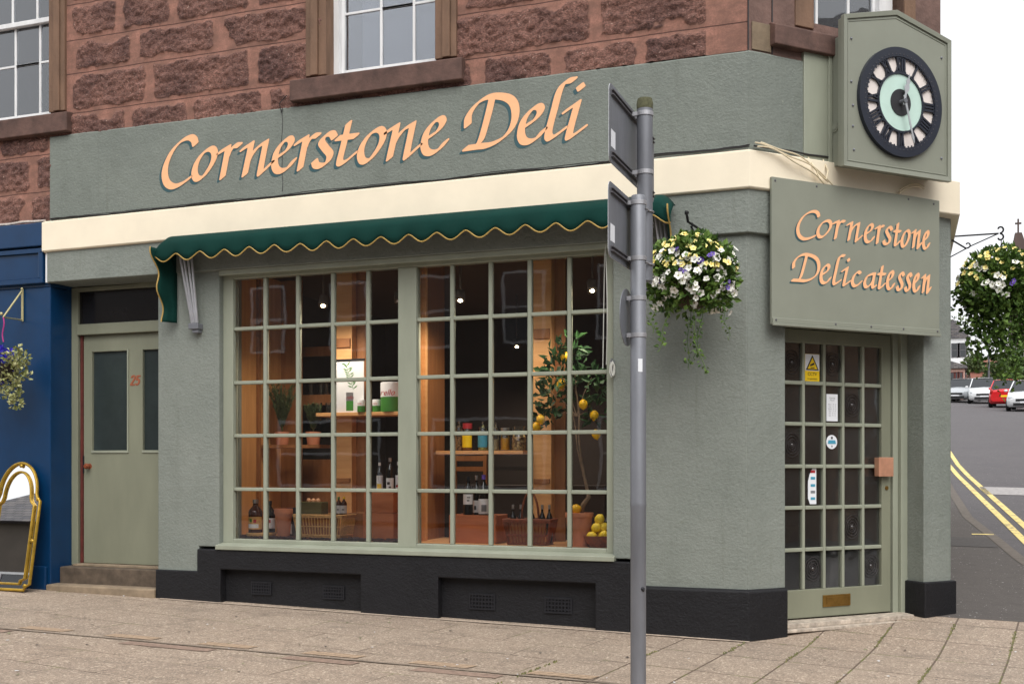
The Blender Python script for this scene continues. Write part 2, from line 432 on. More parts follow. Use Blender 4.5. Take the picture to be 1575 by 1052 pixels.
# far ground reaching the horizon, all a little below the streets
gmesh('ground', [-600,-200,-60,-20,0,20,60,200,600], [-600,-200,-60,-20,0,20,60,110,200,600,900], -.35, M['base_ground'])
gmesh('pavement', lin(-16, 2.25, 60), lin(-4.6, 1.25, 30), lambda x, y: .004*noise.noise(Vector((x*1.3, y*1.3, 0))), M['paving'])
def kx(y):    # line of the kerb along the side street
    pts = [(-6, 2.6), (0, 2.55), (3, 2.40), (4.3, 2.22), (5.65, 2.10), (7.6, 1.90), (11.5, 1.82), (18, 1.8), (110, 1.8)]
    for (a, b), (c, d) in zip(pts, pts[1:]):
        if y <= c: return b+(d-b)*(y-a)/(c-a)
    return 1.8
def strip(name, fx0, fx1, ys, dz, mat, kind='structure'):
    mb = MB(); n = 4
    vs = []; fs = []
    for y in ys:
        for i in range(n+1):
            x = fx0(y)+(fx1(y)-fx0(y))*i/n; vs.append((x, y, gz(x, y)+dz))
    for j in range(len(ys)-1):
        for i in range(n): a = j*(n+1)+i; fs.append((a, a+1, a+n+2, a+n+1))
    mb.add(vs, fs); return tag(mb.build(name, mat, fix=False), kind=kind)
strip('footway', lambda y: -.2, lambda y: kx(y)-.12, lin(1.25, 12, 40)+lin(14, 60, 12), 0, M['asphalt_old'])
M['kerb'] = mat_plain('kerb_stone', S(98,90,82), .8, var=.2, vscale=14, bump=.3)
strip('kerb', lambda y: kx(y)-.12, kx, lin(1.25, 12, 40)+lin(14, 60, 12), .004, M['kerb'])
strip('road', lambda y: kx(y)-.02, lambda y: 10.2, lin(-4, 12, 40)+lin(14, 110, 30), -.014, M['asphalt'])
gmesh('main_road', lin(-60, 60, 20), lin(-13, -4.6, 6), -.10, M['asphalt'])
gmesh('opposite_pavement', lin(-60, 60, 20), [-19, -17, -13], 0, M['asphalt_old'])
mb = MB(); mb.box(-16, 2.6, -4.72, -4.6, -.3, -.02); tag(mb.build('pavement_kerb', M['kerb']), kind='structure')
gmesh('side_pavement', [10.2, 11.8, 13], lin(-4, 110, 30), .05, M['asphalt_old'])

def mat_line():
    m = NT('worn_yellow_road_paint'); co = m.coord('Object')
    nz = m.noise(co, 9, 5, .7)
    m.l(m.mix(m.ramp(nz, [(.52, G4(0)), (.64, G4(.85))]), S(226,204,128), S(120,112,96)), m.b.inputs['Base Color'])
    m.b.inputs['Roughness'].default_value = .7; return m.mat
M['yellow_line'] = mat_line()
def lx(y): return 1.93+.0413*(15.5-y) if y < 15.5 else 1.93-.004*(y-15.5)
for off in (0, .18):
    o = strip('yellow_line', lambda y: lx(y)+off-.045, lambda y: lx(y)+off+.045, lin(1, 12, 40)+lin(14, 44, 12), -.008, M['yellow_line'])
    tag(o, group='double yellow lines')
M['setts'] = mat_plain('pale_ramp_strip', S(158,154,152), .8, var=.3, vscale=20)
strip('ramp_strip', lambda y: kx(y)+.42, lambda y: 9, lin(10.7, 11.9, 3), -.008, M['setts'])
mb = MB(); q = [(1.86, 5.96), (2.1, 6.0), (2.1, 6.07), (1.86, 6.03)]
mb.add([(x-.06, y, gz(x, y)+.006) for x, y in q], [(0,1,2,3)]); tag(mb.build('kerb_mark', M['yellow_line'], fix=False), kind='structure')
# utility cover and patch in the footway
M['patch'] = mat_plain('dark_asphalt_patch', S(72,68,66), .85, var=.2, vscale=30)
strip('asphalt_patch', lambda y: 1.42, lambda y: kx(y)-.14, lin(5.0, 5.7, 3), .004, M['patch'])
# drainage line, brick setts and worn pinkish patches along the pavement
M['channel'] = mat_plain('drain_channel_concrete', S(132,118,104), .85, var=.3, vscale=14, bump=.3)
M['pink_patch'] = mat_plain('pinkish_patch', S(140,118,104), .85, var=.3, vscale=26, bump=.3)
def mat_setts():
    m = NT('orange_tactile_strip'); co = m.coord('Object', rot=(0, 0, R_(35)))
    wv = m.n('ShaderNodeTexWave'); wv.inputs['Scale'].default_value = 5.5; wv.inputs['Distortion'].default_value = 1.5; wv.inputs['Detail Scale'].default_value = 3
    m.l(co, wv.inputs['Vector']); nz = m.noise(m.coord('Object'), 60, 3, .6)
    c = m.mix(m.ramp(wv.outputs[0], [(.05, G4(0)), (.3, G4(1))]), S(146,124,102), S(172,148,124))
    c = m.mix(1.0, c, m.ramp(nz, [(.3, G4(.7)), (.7, G4(1.2))]), 'MULTIPLY')
    m.l(c, m.b.inputs['Base Color']); m.b.inputs['Roughness'].default_value = .8; m.bump(wv.outputs[0], .5, .005); return m.mat
M['setts_o'] = mat_setts()
def quad_patch(name, x0, x1, y0, y1, dz, mat, sk=.1, n=8):
    mb = MB(); vs = []; fs = []
    for i in range(n+1):
        x = x0+(x1-x0)*i/n
        a = .008*noise.noise(Vector((x*9, y0*7, 1))); b = .008*noise.noise(Vector((x*9, y1*7, 5)))
        vs += [(x, y0+a, gz(x, y0)+dz), (x+sk*(y1-y0), y1+b, gz(x, y1)+dz)]
    for i in range(n): a = 2*i; fs.append((a, a+2, a+3, a+1))
    mb.add(vs, fs); return tag(mb.build(name, mat, fix=False), kind='structure')
quad_patch('drain_channel', -9, 1.0, -1.785, -1.752, .006, M['channel'], n=60)
for x0 in (-5.72, -4.95, -4.19, -3.42, -2.62, -1.86, -1.08): quad_patch('sett_strip', x0, x0+.40, -1.71, -1.61, .0045, M['setts_o'], .3)
for x0, x1 in ((-6.6, -4.9), (-3.9, -3.2), (-2.65, -2.15), (-1.75, -1.2), (-.6, -.1)): quad_patch('worn_patch', x0, x1, -1.91, -1.81, .0045, M['pink_patch'], .2)
quad_patch('light_skirting_line', -5.0, .02, -.075, -.033, .007, mat_plain('pale_mortar_fillet', S(186,168,150), .8, var=.3, vscale=30), .0, 40)
# grit, leaves and moss scattered over the flags
def scatter():
    mb = MB(); rnd = random.Random(3)
    for i in range(260):
        x = rnd.uniform(-6.5, 1.8); y = rnd.uniform(-3.2, 1.1)
        if y > -.05 and x < 0: continue
        if x > 0 and y > x-.15: continue
        s = rnd.uniform(.004, .014)
        z = gz(x, y)+.006
        k = 5; a0 = rnd.random()*6
        mb.add([(x+s*rnd.uniform(.6, 1.3)*math.cos(a0+j*2*math.pi/k), y+s*rnd.uniform(.6, 1.3)*math.sin(a0+j*2*math.pi/k), z+rnd.uniform(0, .004)) for j in range(k)], [tuple(range(k))], rnd.choice([0, 0, 1, 2]))
    tag(mb.build('grit', [M['black'], M['paper'], M['leaf']], fix=False), 'specks of grit and dead leaf scattered on the flagstones', 'litter', kind='stuff')
scatter()
def moss():
    mb = MB(); rnd = random.Random(5)
    c8, s8 = math.cos(R_(-8)), math.sin(R_(-8))
    for k in range(-2, 5):
        for i in range(420):
            u = k*.42+rnd.gauss(0, .006); v = rnd.uniform(-3, 1.2)
            if noise.noise(Vector((k*3.1, v*1.6, 2))) < .10 or rnd.random() < .35: continue
            x = u*c8-v*s8; y = u*s8+v*c8
            if y > -.04 and x < 0: continue
            if x > 0 and y > x-.12: continue
            if y > 1.2 or x > 2: continue
            s = rnd.uniform(.003, .009); z = gz(x, y)
            mb.add([(x-s, y-s, z), (x+s, y-s*.6, z), (x+s*.5, y+s, z), (x, y, z+rnd.uniform(.006, .016))], [(0,1,3), (1,2,3), (2,0,3)])
    tag(mb.build('moss', mat_leaf('joint_moss', S(70,72,34), S(112,108,58)), fix=False), 'green moss growing in the joints of the flagstones', 'moss', kind='stuff')
moss()

# ================================================================== the corner building
B = thing('corner_building', 'grey green corner shop with cream cornice and red sandstone upper floor', 'building')
CH = R_(45)
SS = math.sqrt(.5)
def part(mb, name, mat, ch=False, bevel=0, parent=None, **k):
    return mb.build(name, mat, parent or B, bevel=bevel, rz=CH if ch else 0, **k)
BL = -6.228
# ground floor walls
xs = [BL, -5.056, -4.634, -4.43, -.985, -.85, 0.0]; zs = [-.4, .56, 2.905, 3.50]
mb = MB()
def sol(x, z):
    if z > 2.905: return True
    if x < -5.056: return False
    if -4.634 < x < -.85 and z < .56: return False
    if -4.43 < x < -.985: return False
    return True
wall_grid(mb, xs, zs, sol, 0, .34)
part(mb, 'wall', M['render'], bevel=.008)
mb = MB(); mb.box(0, .339, .0, .34, -.4, 3.5); part(mb, 'corner_pier', M['render'], True, .008)
mb = MB(); mb.prism([(1.69, 0), (1.84, 0), (1.985, .012), (1.985, .45), (1.69, .45)], -.4, 3.5, plane='xy'); part(mb, 'corner_pier', M['render'], True, .008)
mb = MB(); mb.box(1.05, 1.398, 1.42, 9, -.4, 3.5); part(mb, 'side_wall', M['render'])
mb = MB(); mb.box(.34, 1.69, .0, .34, 2.36, 3.5); part(mb, 'door_lintel', M['render'], True)
# band over the openings, proud of the piers
mb = MB(); sweep(mb, [(-6.235, 0), (0, 0), (.25, .25)], [(-.02, 2.90), (.038, 2.905), (.038, 3.225), (-.02, 3.225)]); part(mb, 'lintel_band', M['render'], bevel=.006)
# cream cornice
mb = MB(); sweep(mb, [(-6.27, 0), (0, 0), (1.4, 1.4), (1.4, 9)], [(-.03, 3.20), (.058, 3.222), (.064, 3.230), (.064, 3.482), (.02, 3.502), (-.03, 3.508)]); mb.v = [(x, y, z-.036*max(0, -x)/6.27-.006) for x, y, z in mb.v]; part(mb, 'cornice', M['cream'], bevel=.003)
# painted sign band above
def uneven_top(mb, x0, x1, ch=False):
    n = max(4, int((x1-x0)/.06)); vs = []; fs = []
    for i in range(n+1):
        x = x0+(x1-x0)*i/n; zt = 4.222-.004*(x+6)*(0 if ch else 1)+(.006*noise.noise(Vector((x*4, 0, 3)))) - (.02 if ch else 0)
        vs += [(x, -.022, 3.44), (x, -.022, zt-.012), (x, -.012, zt), (x, .05, zt+.004)]
    for i in range(n):
        for k in range(3): a = i*4+k; fs.append((a, a+4, a+5, a+1))
    fs += [(0,1,2,3), (n*4+3, n*4+2, n*4+1, n*4)]
    mb.add(vs, fs)
mb = MB(); uneven_top(mb, -6.215, .009); part(mb, 'sign_band', M['render_up'], fix=True)
mb = MB(); uneven_top(mb, -.009, 1.86, True); part(mb, 'sign_band', M['render_up'], True)
# loose black cables along the top of the cornice
mb = MB()
for k in range(2):
    pts = [(x, -.03-.012*k, 3.503+.036*x/6.27+.006*k+.014*noise.noise(Vector((x*1.9, k*7, 0)))+.005*noise.noise(Vector((x*11, k*3, 0)))+(.02 if k == 0 and x > -.9 else 0)) for x in lin(-6.2, .02, 160)]
    mb.tube(pts, .0035 if k else .0055, 5)
pts = [(.02+u*SS+.04*SS, .02+u*SS-.04*SS, 3.52-.0*u+.010*noise.noise(Vector((u*5, 2, 0)))) for u in lin(0, 1.0, 14)]
mb.tube(pts, .007, 5); part(mb, 'cable', M['rubber'])
for a, b, dz in ((.02, .62, .0), (.05, .66, .03), (.0, .70, .015)):   # painted-over cables on the corner, local frame of the corner face
    mb = MB(); mb.tube([(a+(b-a)*t, -.075-.03*math.sin(t*3.1)-.012, 3.50+dz-.20*t**1.6+.012*math.sin(9*t+dz*90)) for t in lin(0, 1, 14)], .006, 6); part(mb, 'painted_cable', M['cream_rope'], True)
mb = MB(); mb.tube([(.52, -.03, 3.50), (.53, -.10, 3.40), (.56, -.11, 3.33)], .006, 6); part(mb, 'painted_cable', M['cream_rope'], True); mb = MB(); mb.tube([(.66, -.03, 3.5), (.65, -.10, 3.40), (.62, -.11, 3.33)], .006, 6); part(mb, 'painted_cable', M['cream_rope'], True)
for z in (0, .02): mb = MB(); mb.tube([(1.34+.25*t, -.10, 3.31+z+.07*math.sin(t*2.2)) for t in lin(0, 1, 10)], .006, 6); part(mb, 'painted_cable', M['cream_rope'], True)
# crack down the sign band
mb = MB(); mb.tube([(-3.80+.012*noise.noise(Vector((z*6, 0, 0))), -.023, z) for z in lin(3.52, 4.20, 30)], .0028, 4)
mb.tube([(-3.74, -.05, 4.30), (-3.81, -.05, 4.24), (-3.80, -.03, 4.17), (-3.79, -.03, 4.21)], .004, 5)
part(mb, 'crack', M['rubber'])

# plinth
mb = MB()
px = [-5.06, -4.634, -4.398, -3.07, -2.389, -1.114, -.85]; pz = [-.4, .35, .372, .54]
def psol(x, z):
    if z > .35 and x < -4.634: return False
    if z < .372 and (-4.398 < x < -3.07 or -2.389 < x < -1.114): return False
    return True
wall_grid(mb, px, pz, psol, -.03, .05)
mb.box(-4.63, -.854, .052, .30, -.4, .545)
part(mb, 'plinth', M['plinth'], bevel=.009)
mb = MB(); sweep(mb, [(-.849, 0), (0, 0), (.24, .24)], [(-.03, -.4), (.03, -.4), (.03, .352), (.012, .368), (-.03, .368)])
part(mb, 'plinth', M['plinth'], bevel=.008)
mb = MB(); mb.prism([(1.66, .05), (1.672, -.03), (2.02, -.02), (2.02, .45), (1.66, .45)], -.4, .345, plane='xy'); part(mb, 'plinth', M['plinth'], True, .010)
for xa, xb, za, zb in ((-4.142, -3.945, .164, .272), (-3.456, -3.257, .154, .264), (-2.156, -1.938, .128, .251), (-1.534, -1.316, .127, .246)):
    mb = MB(); y = .048
    mb.box(xa, xb, y-.008, y, za, za+.012); mb.box(xa, xb, y-.008, y, zb-.012, zb); mb.box(xa, xa+.012, y-.008, y, za+.012, zb-.012); mb.box(xb-.012, xb, y-.008, y, za+.012, zb-.012)
    for i in range(1, 4):
        z = za+(zb-za)*i/4; mb.box(xa+.012, xb-.012, y-.007, y, z-.005, z+.005)
    for i in range(1, 8):
        x = xa+(xb-xa)*i/8; mb.box(x-.005, x+.005, y-.006, y-.001, za+.012, zb-.012)
    part(mb, 'air_vent', M['black'])

# ---------------- stone upper wall
ROWS = [3.06, 3.40, 3.735, 4.07, 4.41, 4.765, 5.065, 5.386, 5.71, 6.04, 6.37, 6.70, 7.03, 7.36, 7.7]
JN = {4: [-6.02, -5.145, -4.096, -3.2, -2.3, -1.124, -.254], 5: [-6.0, -5.31, -4.45, -3.55, -2.2, -1.50, -.70], 6: [-6.02, -5.464, -4.894, -4.09, -3.55, -2.2, -1.2, -.45], 7: [-6.02, -5.227, -4.548, -3.6, -2.2, -1.6, -.8]}
def mat_stone(name, rock, rock2, mort, mort2, bumpk=.9, lines=True):
    m = NT(name); co = m.coord('Object')
    at_ = m.n('ShaderNodeAttribute'); at_.attribute_name = 'rock'
    rco = m.coord('Object', (1, 1, 1.7), rot=(0, R_(18), 0)); fine = m.noise(rco, 58, 9, .78); fin2 = m.noise(co, 150, 3, .7); big = m.noise(co, 1.6, 5, .6); mid = m.noise(m.coord('Object', (1, 1, .6)), 9, 5, .65)
    rc = m.mix(m.ramp(m.noise(co, 2.3, 2, .5), [(.35, G4(0)), (.65, G4(1))]), rock, rock2)
    rc = m.mix(1.0, rc, m.ramp(fine, [(.34, G4(.20)), (.49, G4(.9)), (.62, G4(1.9))]), 'MULTIPLY')
    rc = m.mix(m.ramp(m.noise(co, 58, 2, .5), [(.69, G4(0)), (.74, G4(.75))]), rc, S(214,186,172))
    mc = m.mix(m.ramp(mid, [(.3, G4(0)), (.7, G4(1))]), mort, mort2)
    mc = m.mix(1.0, mc, m.ramp(m.noise(co, 70, 5, .7), [(.3, G4(.68)), (.7, G4(1.2))]), 'MULTIPLY')
    mc = m.mix(m.math('MULTIPLY', m.ramp(big, [(.55, G4(0)), (.8, G4(1))]), .5), mc, (mort[0]*.5, mort[1]*.55, mort[2]*.55, 1))
    edge = m.math('ADD', at_.outputs['Fac'], m.math('MULTIPLY', m.math('SUBTRACT', fine, .5), .9))
    f = m.ramp(edge, [(.30, G4(0)), (.66, G4(1))])
    smear = m.noise(m.coord('Object', (1, 1, 2.2)), 4.5, 6, .7)
    mc = m.mix(m.math('MULTIPLY', m.ramp(smear, [(.40, G4(0)), (.62, G4(1))]), .75), mc, (mort[0]*.42, mort[1]*.46, mort[2]*.46, 1))
    col = m.mix(f, mc, rc)
    h = m.math('ADD', m.math('MULTIPLY', m.math('MULTIPLY', fine, f), 1.4), m.math('MULTIPLY', fin2, .15))
    if lines:
        sep = m.n('ShaderNodeSeparateXYZ'); m.l(co, sep.inputs[0])
        wob = m.math('MULTIPLY', m.math('SUBTRACT', m.noise(m.coord('Object', (1, 1, 0)), 3, 3, .5), .5), .02)
        z = m.math('ADD', sep.outputs[2], wob); tot = None
        for r in ROWS[1:11]:
            d = m.math('LESS_THAN', m.math('ABSOLUTE', m.math('SUBTRACT', z, r)), .0042)
            tot = d if tot is None else m.math('ADD', tot, d)
        col = m.mix(m.math('MULTIPLY', tot, .8, True), col, S(58,34,30)); h = m.math('SUBTRACT', h, m.math('MULTIPLY', tot, .8))
    m.l(col, m.b.inputs['Base Color']); m.b.inputs['Roughness'].default_value = .88
    m.bump(h, bumpk, .014); return m.mat
M['stone'] = mat_stone('red_sandstone', S(96,68,62), S(136,98,86), S(168,120,104), S(132,94,80))
M['dressed'] = mat_plain('dressed_brown_stone', S(112,86,68), .8, var=.35, vscale=7, bump=.5, bscale=40, bdist=.006, streak=True)
M['dressed_red'] = mat_plain('dressed_red_stone', S(108,84,76), .85, var=.3, vscale=5, bump=.6, bscale=24, bdist=.012)
M['dressed_tan'] = mat_plain('tan_stone_block', S(120,104,84), .8, var=.3, vscale=9, bump=.5)
M['sill_stone'] = mat_plain('dark_sill_stone', S(92,68,60), .8, var=.45, vscale=6, bump=.5, bscale=40, bdist=.006)
def row_joints(r, x0, x1):
    if r in JN: return [-12] + [-9.2, -8.4, -7.7, -7.0] + JN[r] + [3]
    rr = random.Random(100+r); out = [-12.]; x = -9.6-rr.random()*.5
    while x < 0: out.append(x); x += rr.uniform(.6, 1.0)
    return out+[3.]
JJ = {r: row_joints(r, 0, 0) for r in range(len(ROWS))}
def rockmask(x, z):
    r = 0
    while r < len(ROWS)-2 and z > ROWS[r+1]: r += 1
    J = JJ[r]; k = 0
    while k < len(J)-2 and x > J[k+1]: k += 1
    wob = .020*noise.noise(Vector((x*5, z*5, r))) + .020*noise.noise(Vector((x*15, z*15, 4))) + .012*noise.noise(Vector((x*40, z*40, 7)))
    h = noise.noise(Vector((r*3.7, k*5.3, 1)))
    a = x-J[k]-.055-.03*h; b = J[k+1]-x-.05+.02*h; c = z-ROWS[r]-.036-.015*h; d = ROWS[r+1]-z-.032-.02*noise.noise(Vector((k*2.7, r*4.1, 8)))
    mx, mz = min(a, b), min(c, d)
    q = .03
    dist = min(mx, mz) if (mx > q or mz > q) else q-math.hypot(max(0, q-mx), max(0, q-mz))
    v = (dist+wob)/.022+.5
    v -= max(0, noise.noise(Vector((x*3.1, z*4.3, 12)))-.24)*8*(1 if dist < .07 else .3)
    if x > -.52 and r >= 5: v = -1
    if x > -.30: v = -1
    return max(0., min(1., v))
def stone_sheet(name, X0, X1, Z0, Z1, st, hole, parent):
    nx = int(round((X1-X0)/st)); nz = int(round((Z1-Z0)/st)); vs = []; rk = []
    for j in range(nz+1):
        z = Z0+(Z1-Z0)*j/nz
        for i in range(nx+1):
            x = X0+(X1-X0)*i/nx; m_ = rockmask(x, z)
            d = m_*(.010+.010*noise.fractal(Vector((x*9+z*3, z*15, 0)), .9, 2.1, 4)+.012*noise.cell(Vector((x*34+z*9, z*52, 2)))) + .003*noise.noise(Vector((x*4, z*4, 9)))
            vs.append((x, -max(-.004, d), z)); rk.append(m_)
    fs = []
    for j in range(nz):
        zc = Z0+(Z1-Z0)*(j+.5)/nz
        for i in range(nx):
            xc = X0+(X1-X0)*(i+.5)/nx
            if hole(xc, zc): continue
            a = j*(nx+1)+i; fs.append((a, a+1, a+nx+2, a+nx+1))
    me = bpy.data.meshes.new(name); me.from_pydata(vs, [], fs); me.materials.append(M['stone'])
    at_ = me.attributes.new('rock', 'FLOAT', 'POINT'); at_.data.foreach_set('value', rk)
    me.polygons.foreach_set('use_smooth', [True]*len(me.polygons)); me.update()
    o = bpy.data.objects.new(name, me); COL.objects.link(o); o.parent = parent; return o
OP = [(-7.21, -6.23), (-3.39, -2.42)]           # window openings
WZ0, WZ1 = 4.40, 6.30
def hole(x, z):
    for a, b in OP:
        if a-.02 < x < b+.02 and WZ0-.03 < z < WZ1: return True
    return z < 4.20 and x > -6.21
stone_sheet('stone_wall', -9.6, 0.0, 3.34, 6.50, .017, hole, B)
mb = MB(); mb.box(-9.6, 0, .0, .3, 6.50, 7.6); mb.box(-9.6, -7.23, .02, .3, 3.4, 6.5); mb.box(-6.21, -3.41, .02, .3, 3.508, 6.5); mb.box(-2.40, 0, .02, .3, 3.508, 6.5)
mb.box(-7.23, -6.21, .02, .3, 3.4, WZ0-.03); mb.box(-3.41, -2.40, .02, .3, 3.508, WZ0-.03); mb.box(-7.23, -6.21, .02, .3, WZ1, 6.5); mb.box(-3.41, -2.40, .02, .3, WZ1, 6.5)
part(mb, 'backing_wall', M['dressed_red'])
# corner face and side face above the sign band
mb = MB(); wall_grid(mb, [0, .588, 1.474, 1.86], [3.509, 4.50, 6.3, 7.6], lambda x, z: not (.588 < x < 1.474 and 4.5 < z < 6.3), -.006, .3)
part(mb, 'corner_face', M['dressed_red'], True)
mb = MB()
for a, b, c, d in ((.0, .03, 4.2, 7.5), (.212, .222, 4.43, 7.5), ): mb.box(a-.004, a+.004, -.012, -.006, 4.21, 7.5)
part(mb, 'stone_joint', M['rubber'], True)
mb = MB(); mb.box(.03, .20, -.016, -.006, 4.215, 4.415); part(mb, 'pale_block', M['dressed_tan'], True, .004)
mb = MB(); mb.box(1.0, 1.308, 1.33, 9, 3.509, 7.6); part(mb, 'side_wall', M['dressed_red'])
# roof
def mat_slate():
    m = NT('roof_slate'); co = m.coord('Object', rot=(R_(90), 0, 0)); bt = m.n('ShaderNodeTexBrick'); m.l(co, bt.inputs['Vector']); bt.inputs['Scale'].default_value = 1
    bt.inputs['Brick Width'].default_value = .35; bt.inputs['Row Height'].default_value = .13; bt.inputs['Mortar Size'].default_value = .012
    bt.inputs['Color1'].default_value = S(84,82,86); bt.inputs['Color2'].default_value = S(112,106,104); bt.inputs['Mortar'].default_value = S(30,30,32)
    m.l(m.mix(1.0, bt.outputs[0], m.ramp(m.noise(co, 2, 5, .7), [(.3, G4(.7)), (.7, G4(1.3))]), 'MULTIPLY'), m.b.inputs['Base Color']); m.b.inputs['Roughness'].default_value = .6; return m.mat
M['slate'] = mat_slate()
mb = MB(); zt = 7.6
mb.add([(-9.8,-.2,zt),(.05,-.2,zt),(1.5,1.25,zt),(1.5,9.2,zt),(-9.8,9.2,zt),(-9.8,4.5,zt+2.8),(-1.6,4.5,zt+2.8)], [(0,1,6,5),(1,2,6),(2,3,6),(3,4,5,6),(4,0,5),(0,4,3,2,1)])
part(mb, 'roof', M['slate'])
mb = MB(); mb.box(-9.6, -9.3, .35, 9, 0, 7.6); mb.box(-9.3, 1.0, 8.7, 9, 0, 7.6); part(mb, 'rear_wall', M['dressed_red'])

# ---------------- upstairs sash windows
def sash(parent, w, z0, z1, barx, barz, meet, blind, cur, name_rz=0):
    """local frame: x along wall 0..w (opening), y inwards, z world"""
    y = .12
    mb = MB()
    t = .045
    if blind != 'corner':
        mb.box(-.005, .045, y-.01, y+.10, z0, z1); mb.box(w-.03, w+.005, y-.01, y+.10, z0, z1)
    else:
        mb.box(-.005, .02, y-.01, y+.10, z0, z1); mb.box(w-.13, w+.005, y-.01, y+.10, z0, z1)
    gx0, gx1 = (.045, w-.03) if blind != 'corner' else (.02, w-.13)
    mb.box(gx0, gx1, y-.01, y+.10, z0, z0+.02); mb.box(gx0, gx1, y-.01, y+.10, z1-.06, z1)
    # lower sash stands behind, upper sash in front
    for (a, b, yy, low) in ((z0+.02, meet, y+.035, 1), (meet-.035, z1-.06, y, 0)):
        mb.box(gx0, gx0+.035, yy, yy+.032, a, b); mb.box(gx1-.03, gx1, yy, yy+.032, a, b)
        mb.box(gx0+.035, gx1-.03, yy, yy+.032, a, a+(.062 if low else .042)); mb.box(gx0+.035, gx1-.03, yy, yy+.032, b-.032, b)
        for bx in barx: mb.box(bx-.011, bx+.011, yy+.004, yy+.028, a+.04, b-.03)
        for bz in barz:
            if a+.1 < bz < b-.1:
                prev = gx0+.03
                for bx in list(barx)+[gx1-.02]:
                    mb.box(prev, bx-.011, yy+.006, yy+.026, bz-.010, bz+.010); prev = bx+.011
    f = mb.build('sash_window', M['white'], parent, rz=name_rz, bevel=.002, seg=1)
    gl = MB(); gl.box(gx0+.01, gx1-.01, y+.050, y+.053, z0+.03, meet-.01); gl.box(gx0+.01, gx1-.01, y+.014, y+.017, meet, z1-.07)
    gl.build('pane', M['glass_up'], f)
    return f
M['blind'] = mat_plain('grey_roller_blind', S(150,152,160), .8, var=.05, vscale=3)
M['reveal'] = M['dressed']
def surround(parent_f, w, z0, z1):
    mb = MB()
    for x0, x1, xi in ((-.185, 0, 1), (w, w+.185, -1)):
        lo, hi = (x0, x1)
        # moulded architrave: three steps then the reveal
        if xi == 1: st = [(lo, lo+.05, .03), (lo+.05, lo+.115, .045), (lo+.115, hi, .022)]
        else: st = [(lo, hi-.115, .022), (hi-.115, hi-.05, .045), (hi-.05, hi, .03)]
        for a, b, p in st: mb.box(a, b, -p, .02 if xi == 1 and b < hi or xi == -1 and a > lo else .13, z0, z1+.18)
    mb.box(0, w, -.03, .13, z1, z1+.18)
    mb.build('surround', M['dressed'], parent_f, bevel=.006)
    s = MB(); s.add([(-.31,-.075,z0-.20),(w+.25,-.075,z0-.20),(w+.25,-.075,z0-.03),(-.31,-.075,z0-.03),(-.31,.12,z0-.20),(w+.25,.12,z0-.20),(w+.25,.12,z0+.006),(-.31,.12,z0+.006)],
        [(0,1,2,3),(5,4,7,6),(4,0,3,7),(1,5,6,2),(3,2,6,7),(4,5,1,0)])
    s.build('sill', M['sill_stone'], parent_f, bevel=.008)
for (a, b), kind in zip(OP, ('left', 'mid')):
    w_ = b-a; k = b
    e = sash(B, w_, 4.44, 6.30, [w_-.265, w_-.56] if kind == 'mid' else [w_-.27, w_-.56], [4.99, 5.85], 5.375, kind, None)
    e.location = (a, 0, 0)
    surround(e, w_, 4.44, 6.30)
    if kind == 'mid':
        c = MB(); c.box(.20, w_-.03, .24, .25, 4.45, 6.25); c.build('blind', M['blind'], e)
        c = MB(); n = 6
    else:
        c = MB()
        for x0, x1, sl in ((.02, .20, .12), (.40, .62, .14), (.60, .95, .06)):
            n = 16; vs = []; fs = []
            for i in range(n+1):
                t_ = i/n; yy = .30+.018*math.sin(t_*16)
                vs += [(x0+(x1-x0)*t_+sl*.0, yy, 4.45), (x0+(x1-x0)*t_*.6+sl, yy, 6.25)]
            for i in range(n): fs.append((2*i, 2*i+2, 2*i+3, 2*i+1))
            c.add(vs, fs)
        c.build('curtain', M['curtain'], e, fix=False, smooth=True)
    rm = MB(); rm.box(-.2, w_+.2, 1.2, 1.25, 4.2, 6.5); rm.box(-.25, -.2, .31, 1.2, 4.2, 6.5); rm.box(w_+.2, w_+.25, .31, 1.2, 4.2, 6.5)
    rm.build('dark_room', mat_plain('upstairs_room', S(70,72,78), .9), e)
e = sash(B, .886, 4.50, 6.30, [.18, .49], [5.05, 5.85], 5.45, 'corner', None, CH)
e.location = (.588*SS, .588*SS, 0)
s = MB(); s.add([(-.40,-.075,4.262),(1.2,-.075,4.262),(1.2,-.075,4.405),(-.40,-.075,4.405),(-.40,.12,4.262),(1.2,.12,4.262),(1.2,.12,4.50),(-.40,.12,4.50)],
        [(0,1,2,3),(5,4,7,6),(4,0,3,7),(1,5,6,2),(3,2,6,7),(4,5,1,0)])
s.build('sill', M['sill_stone'], e, bevel=.008)
s = MB(); s.box(-.17, 0, -.02, .12, 4.45, 6.4); s.box(.886, 1.0, -.02, .12, 4.45, 6.4); s.build('surround', M['dressed'], e, bevel=.006)
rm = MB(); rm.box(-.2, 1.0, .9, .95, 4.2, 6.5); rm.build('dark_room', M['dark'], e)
c = MB(); c.box(.30, .48, .22, .23, 4.52, 6.2); c.box(.5, .75, .22, .23, 4.52, 6.2); c.build('curtain', mat_plain('grey_curtain', S(120,122,128), .8), e)
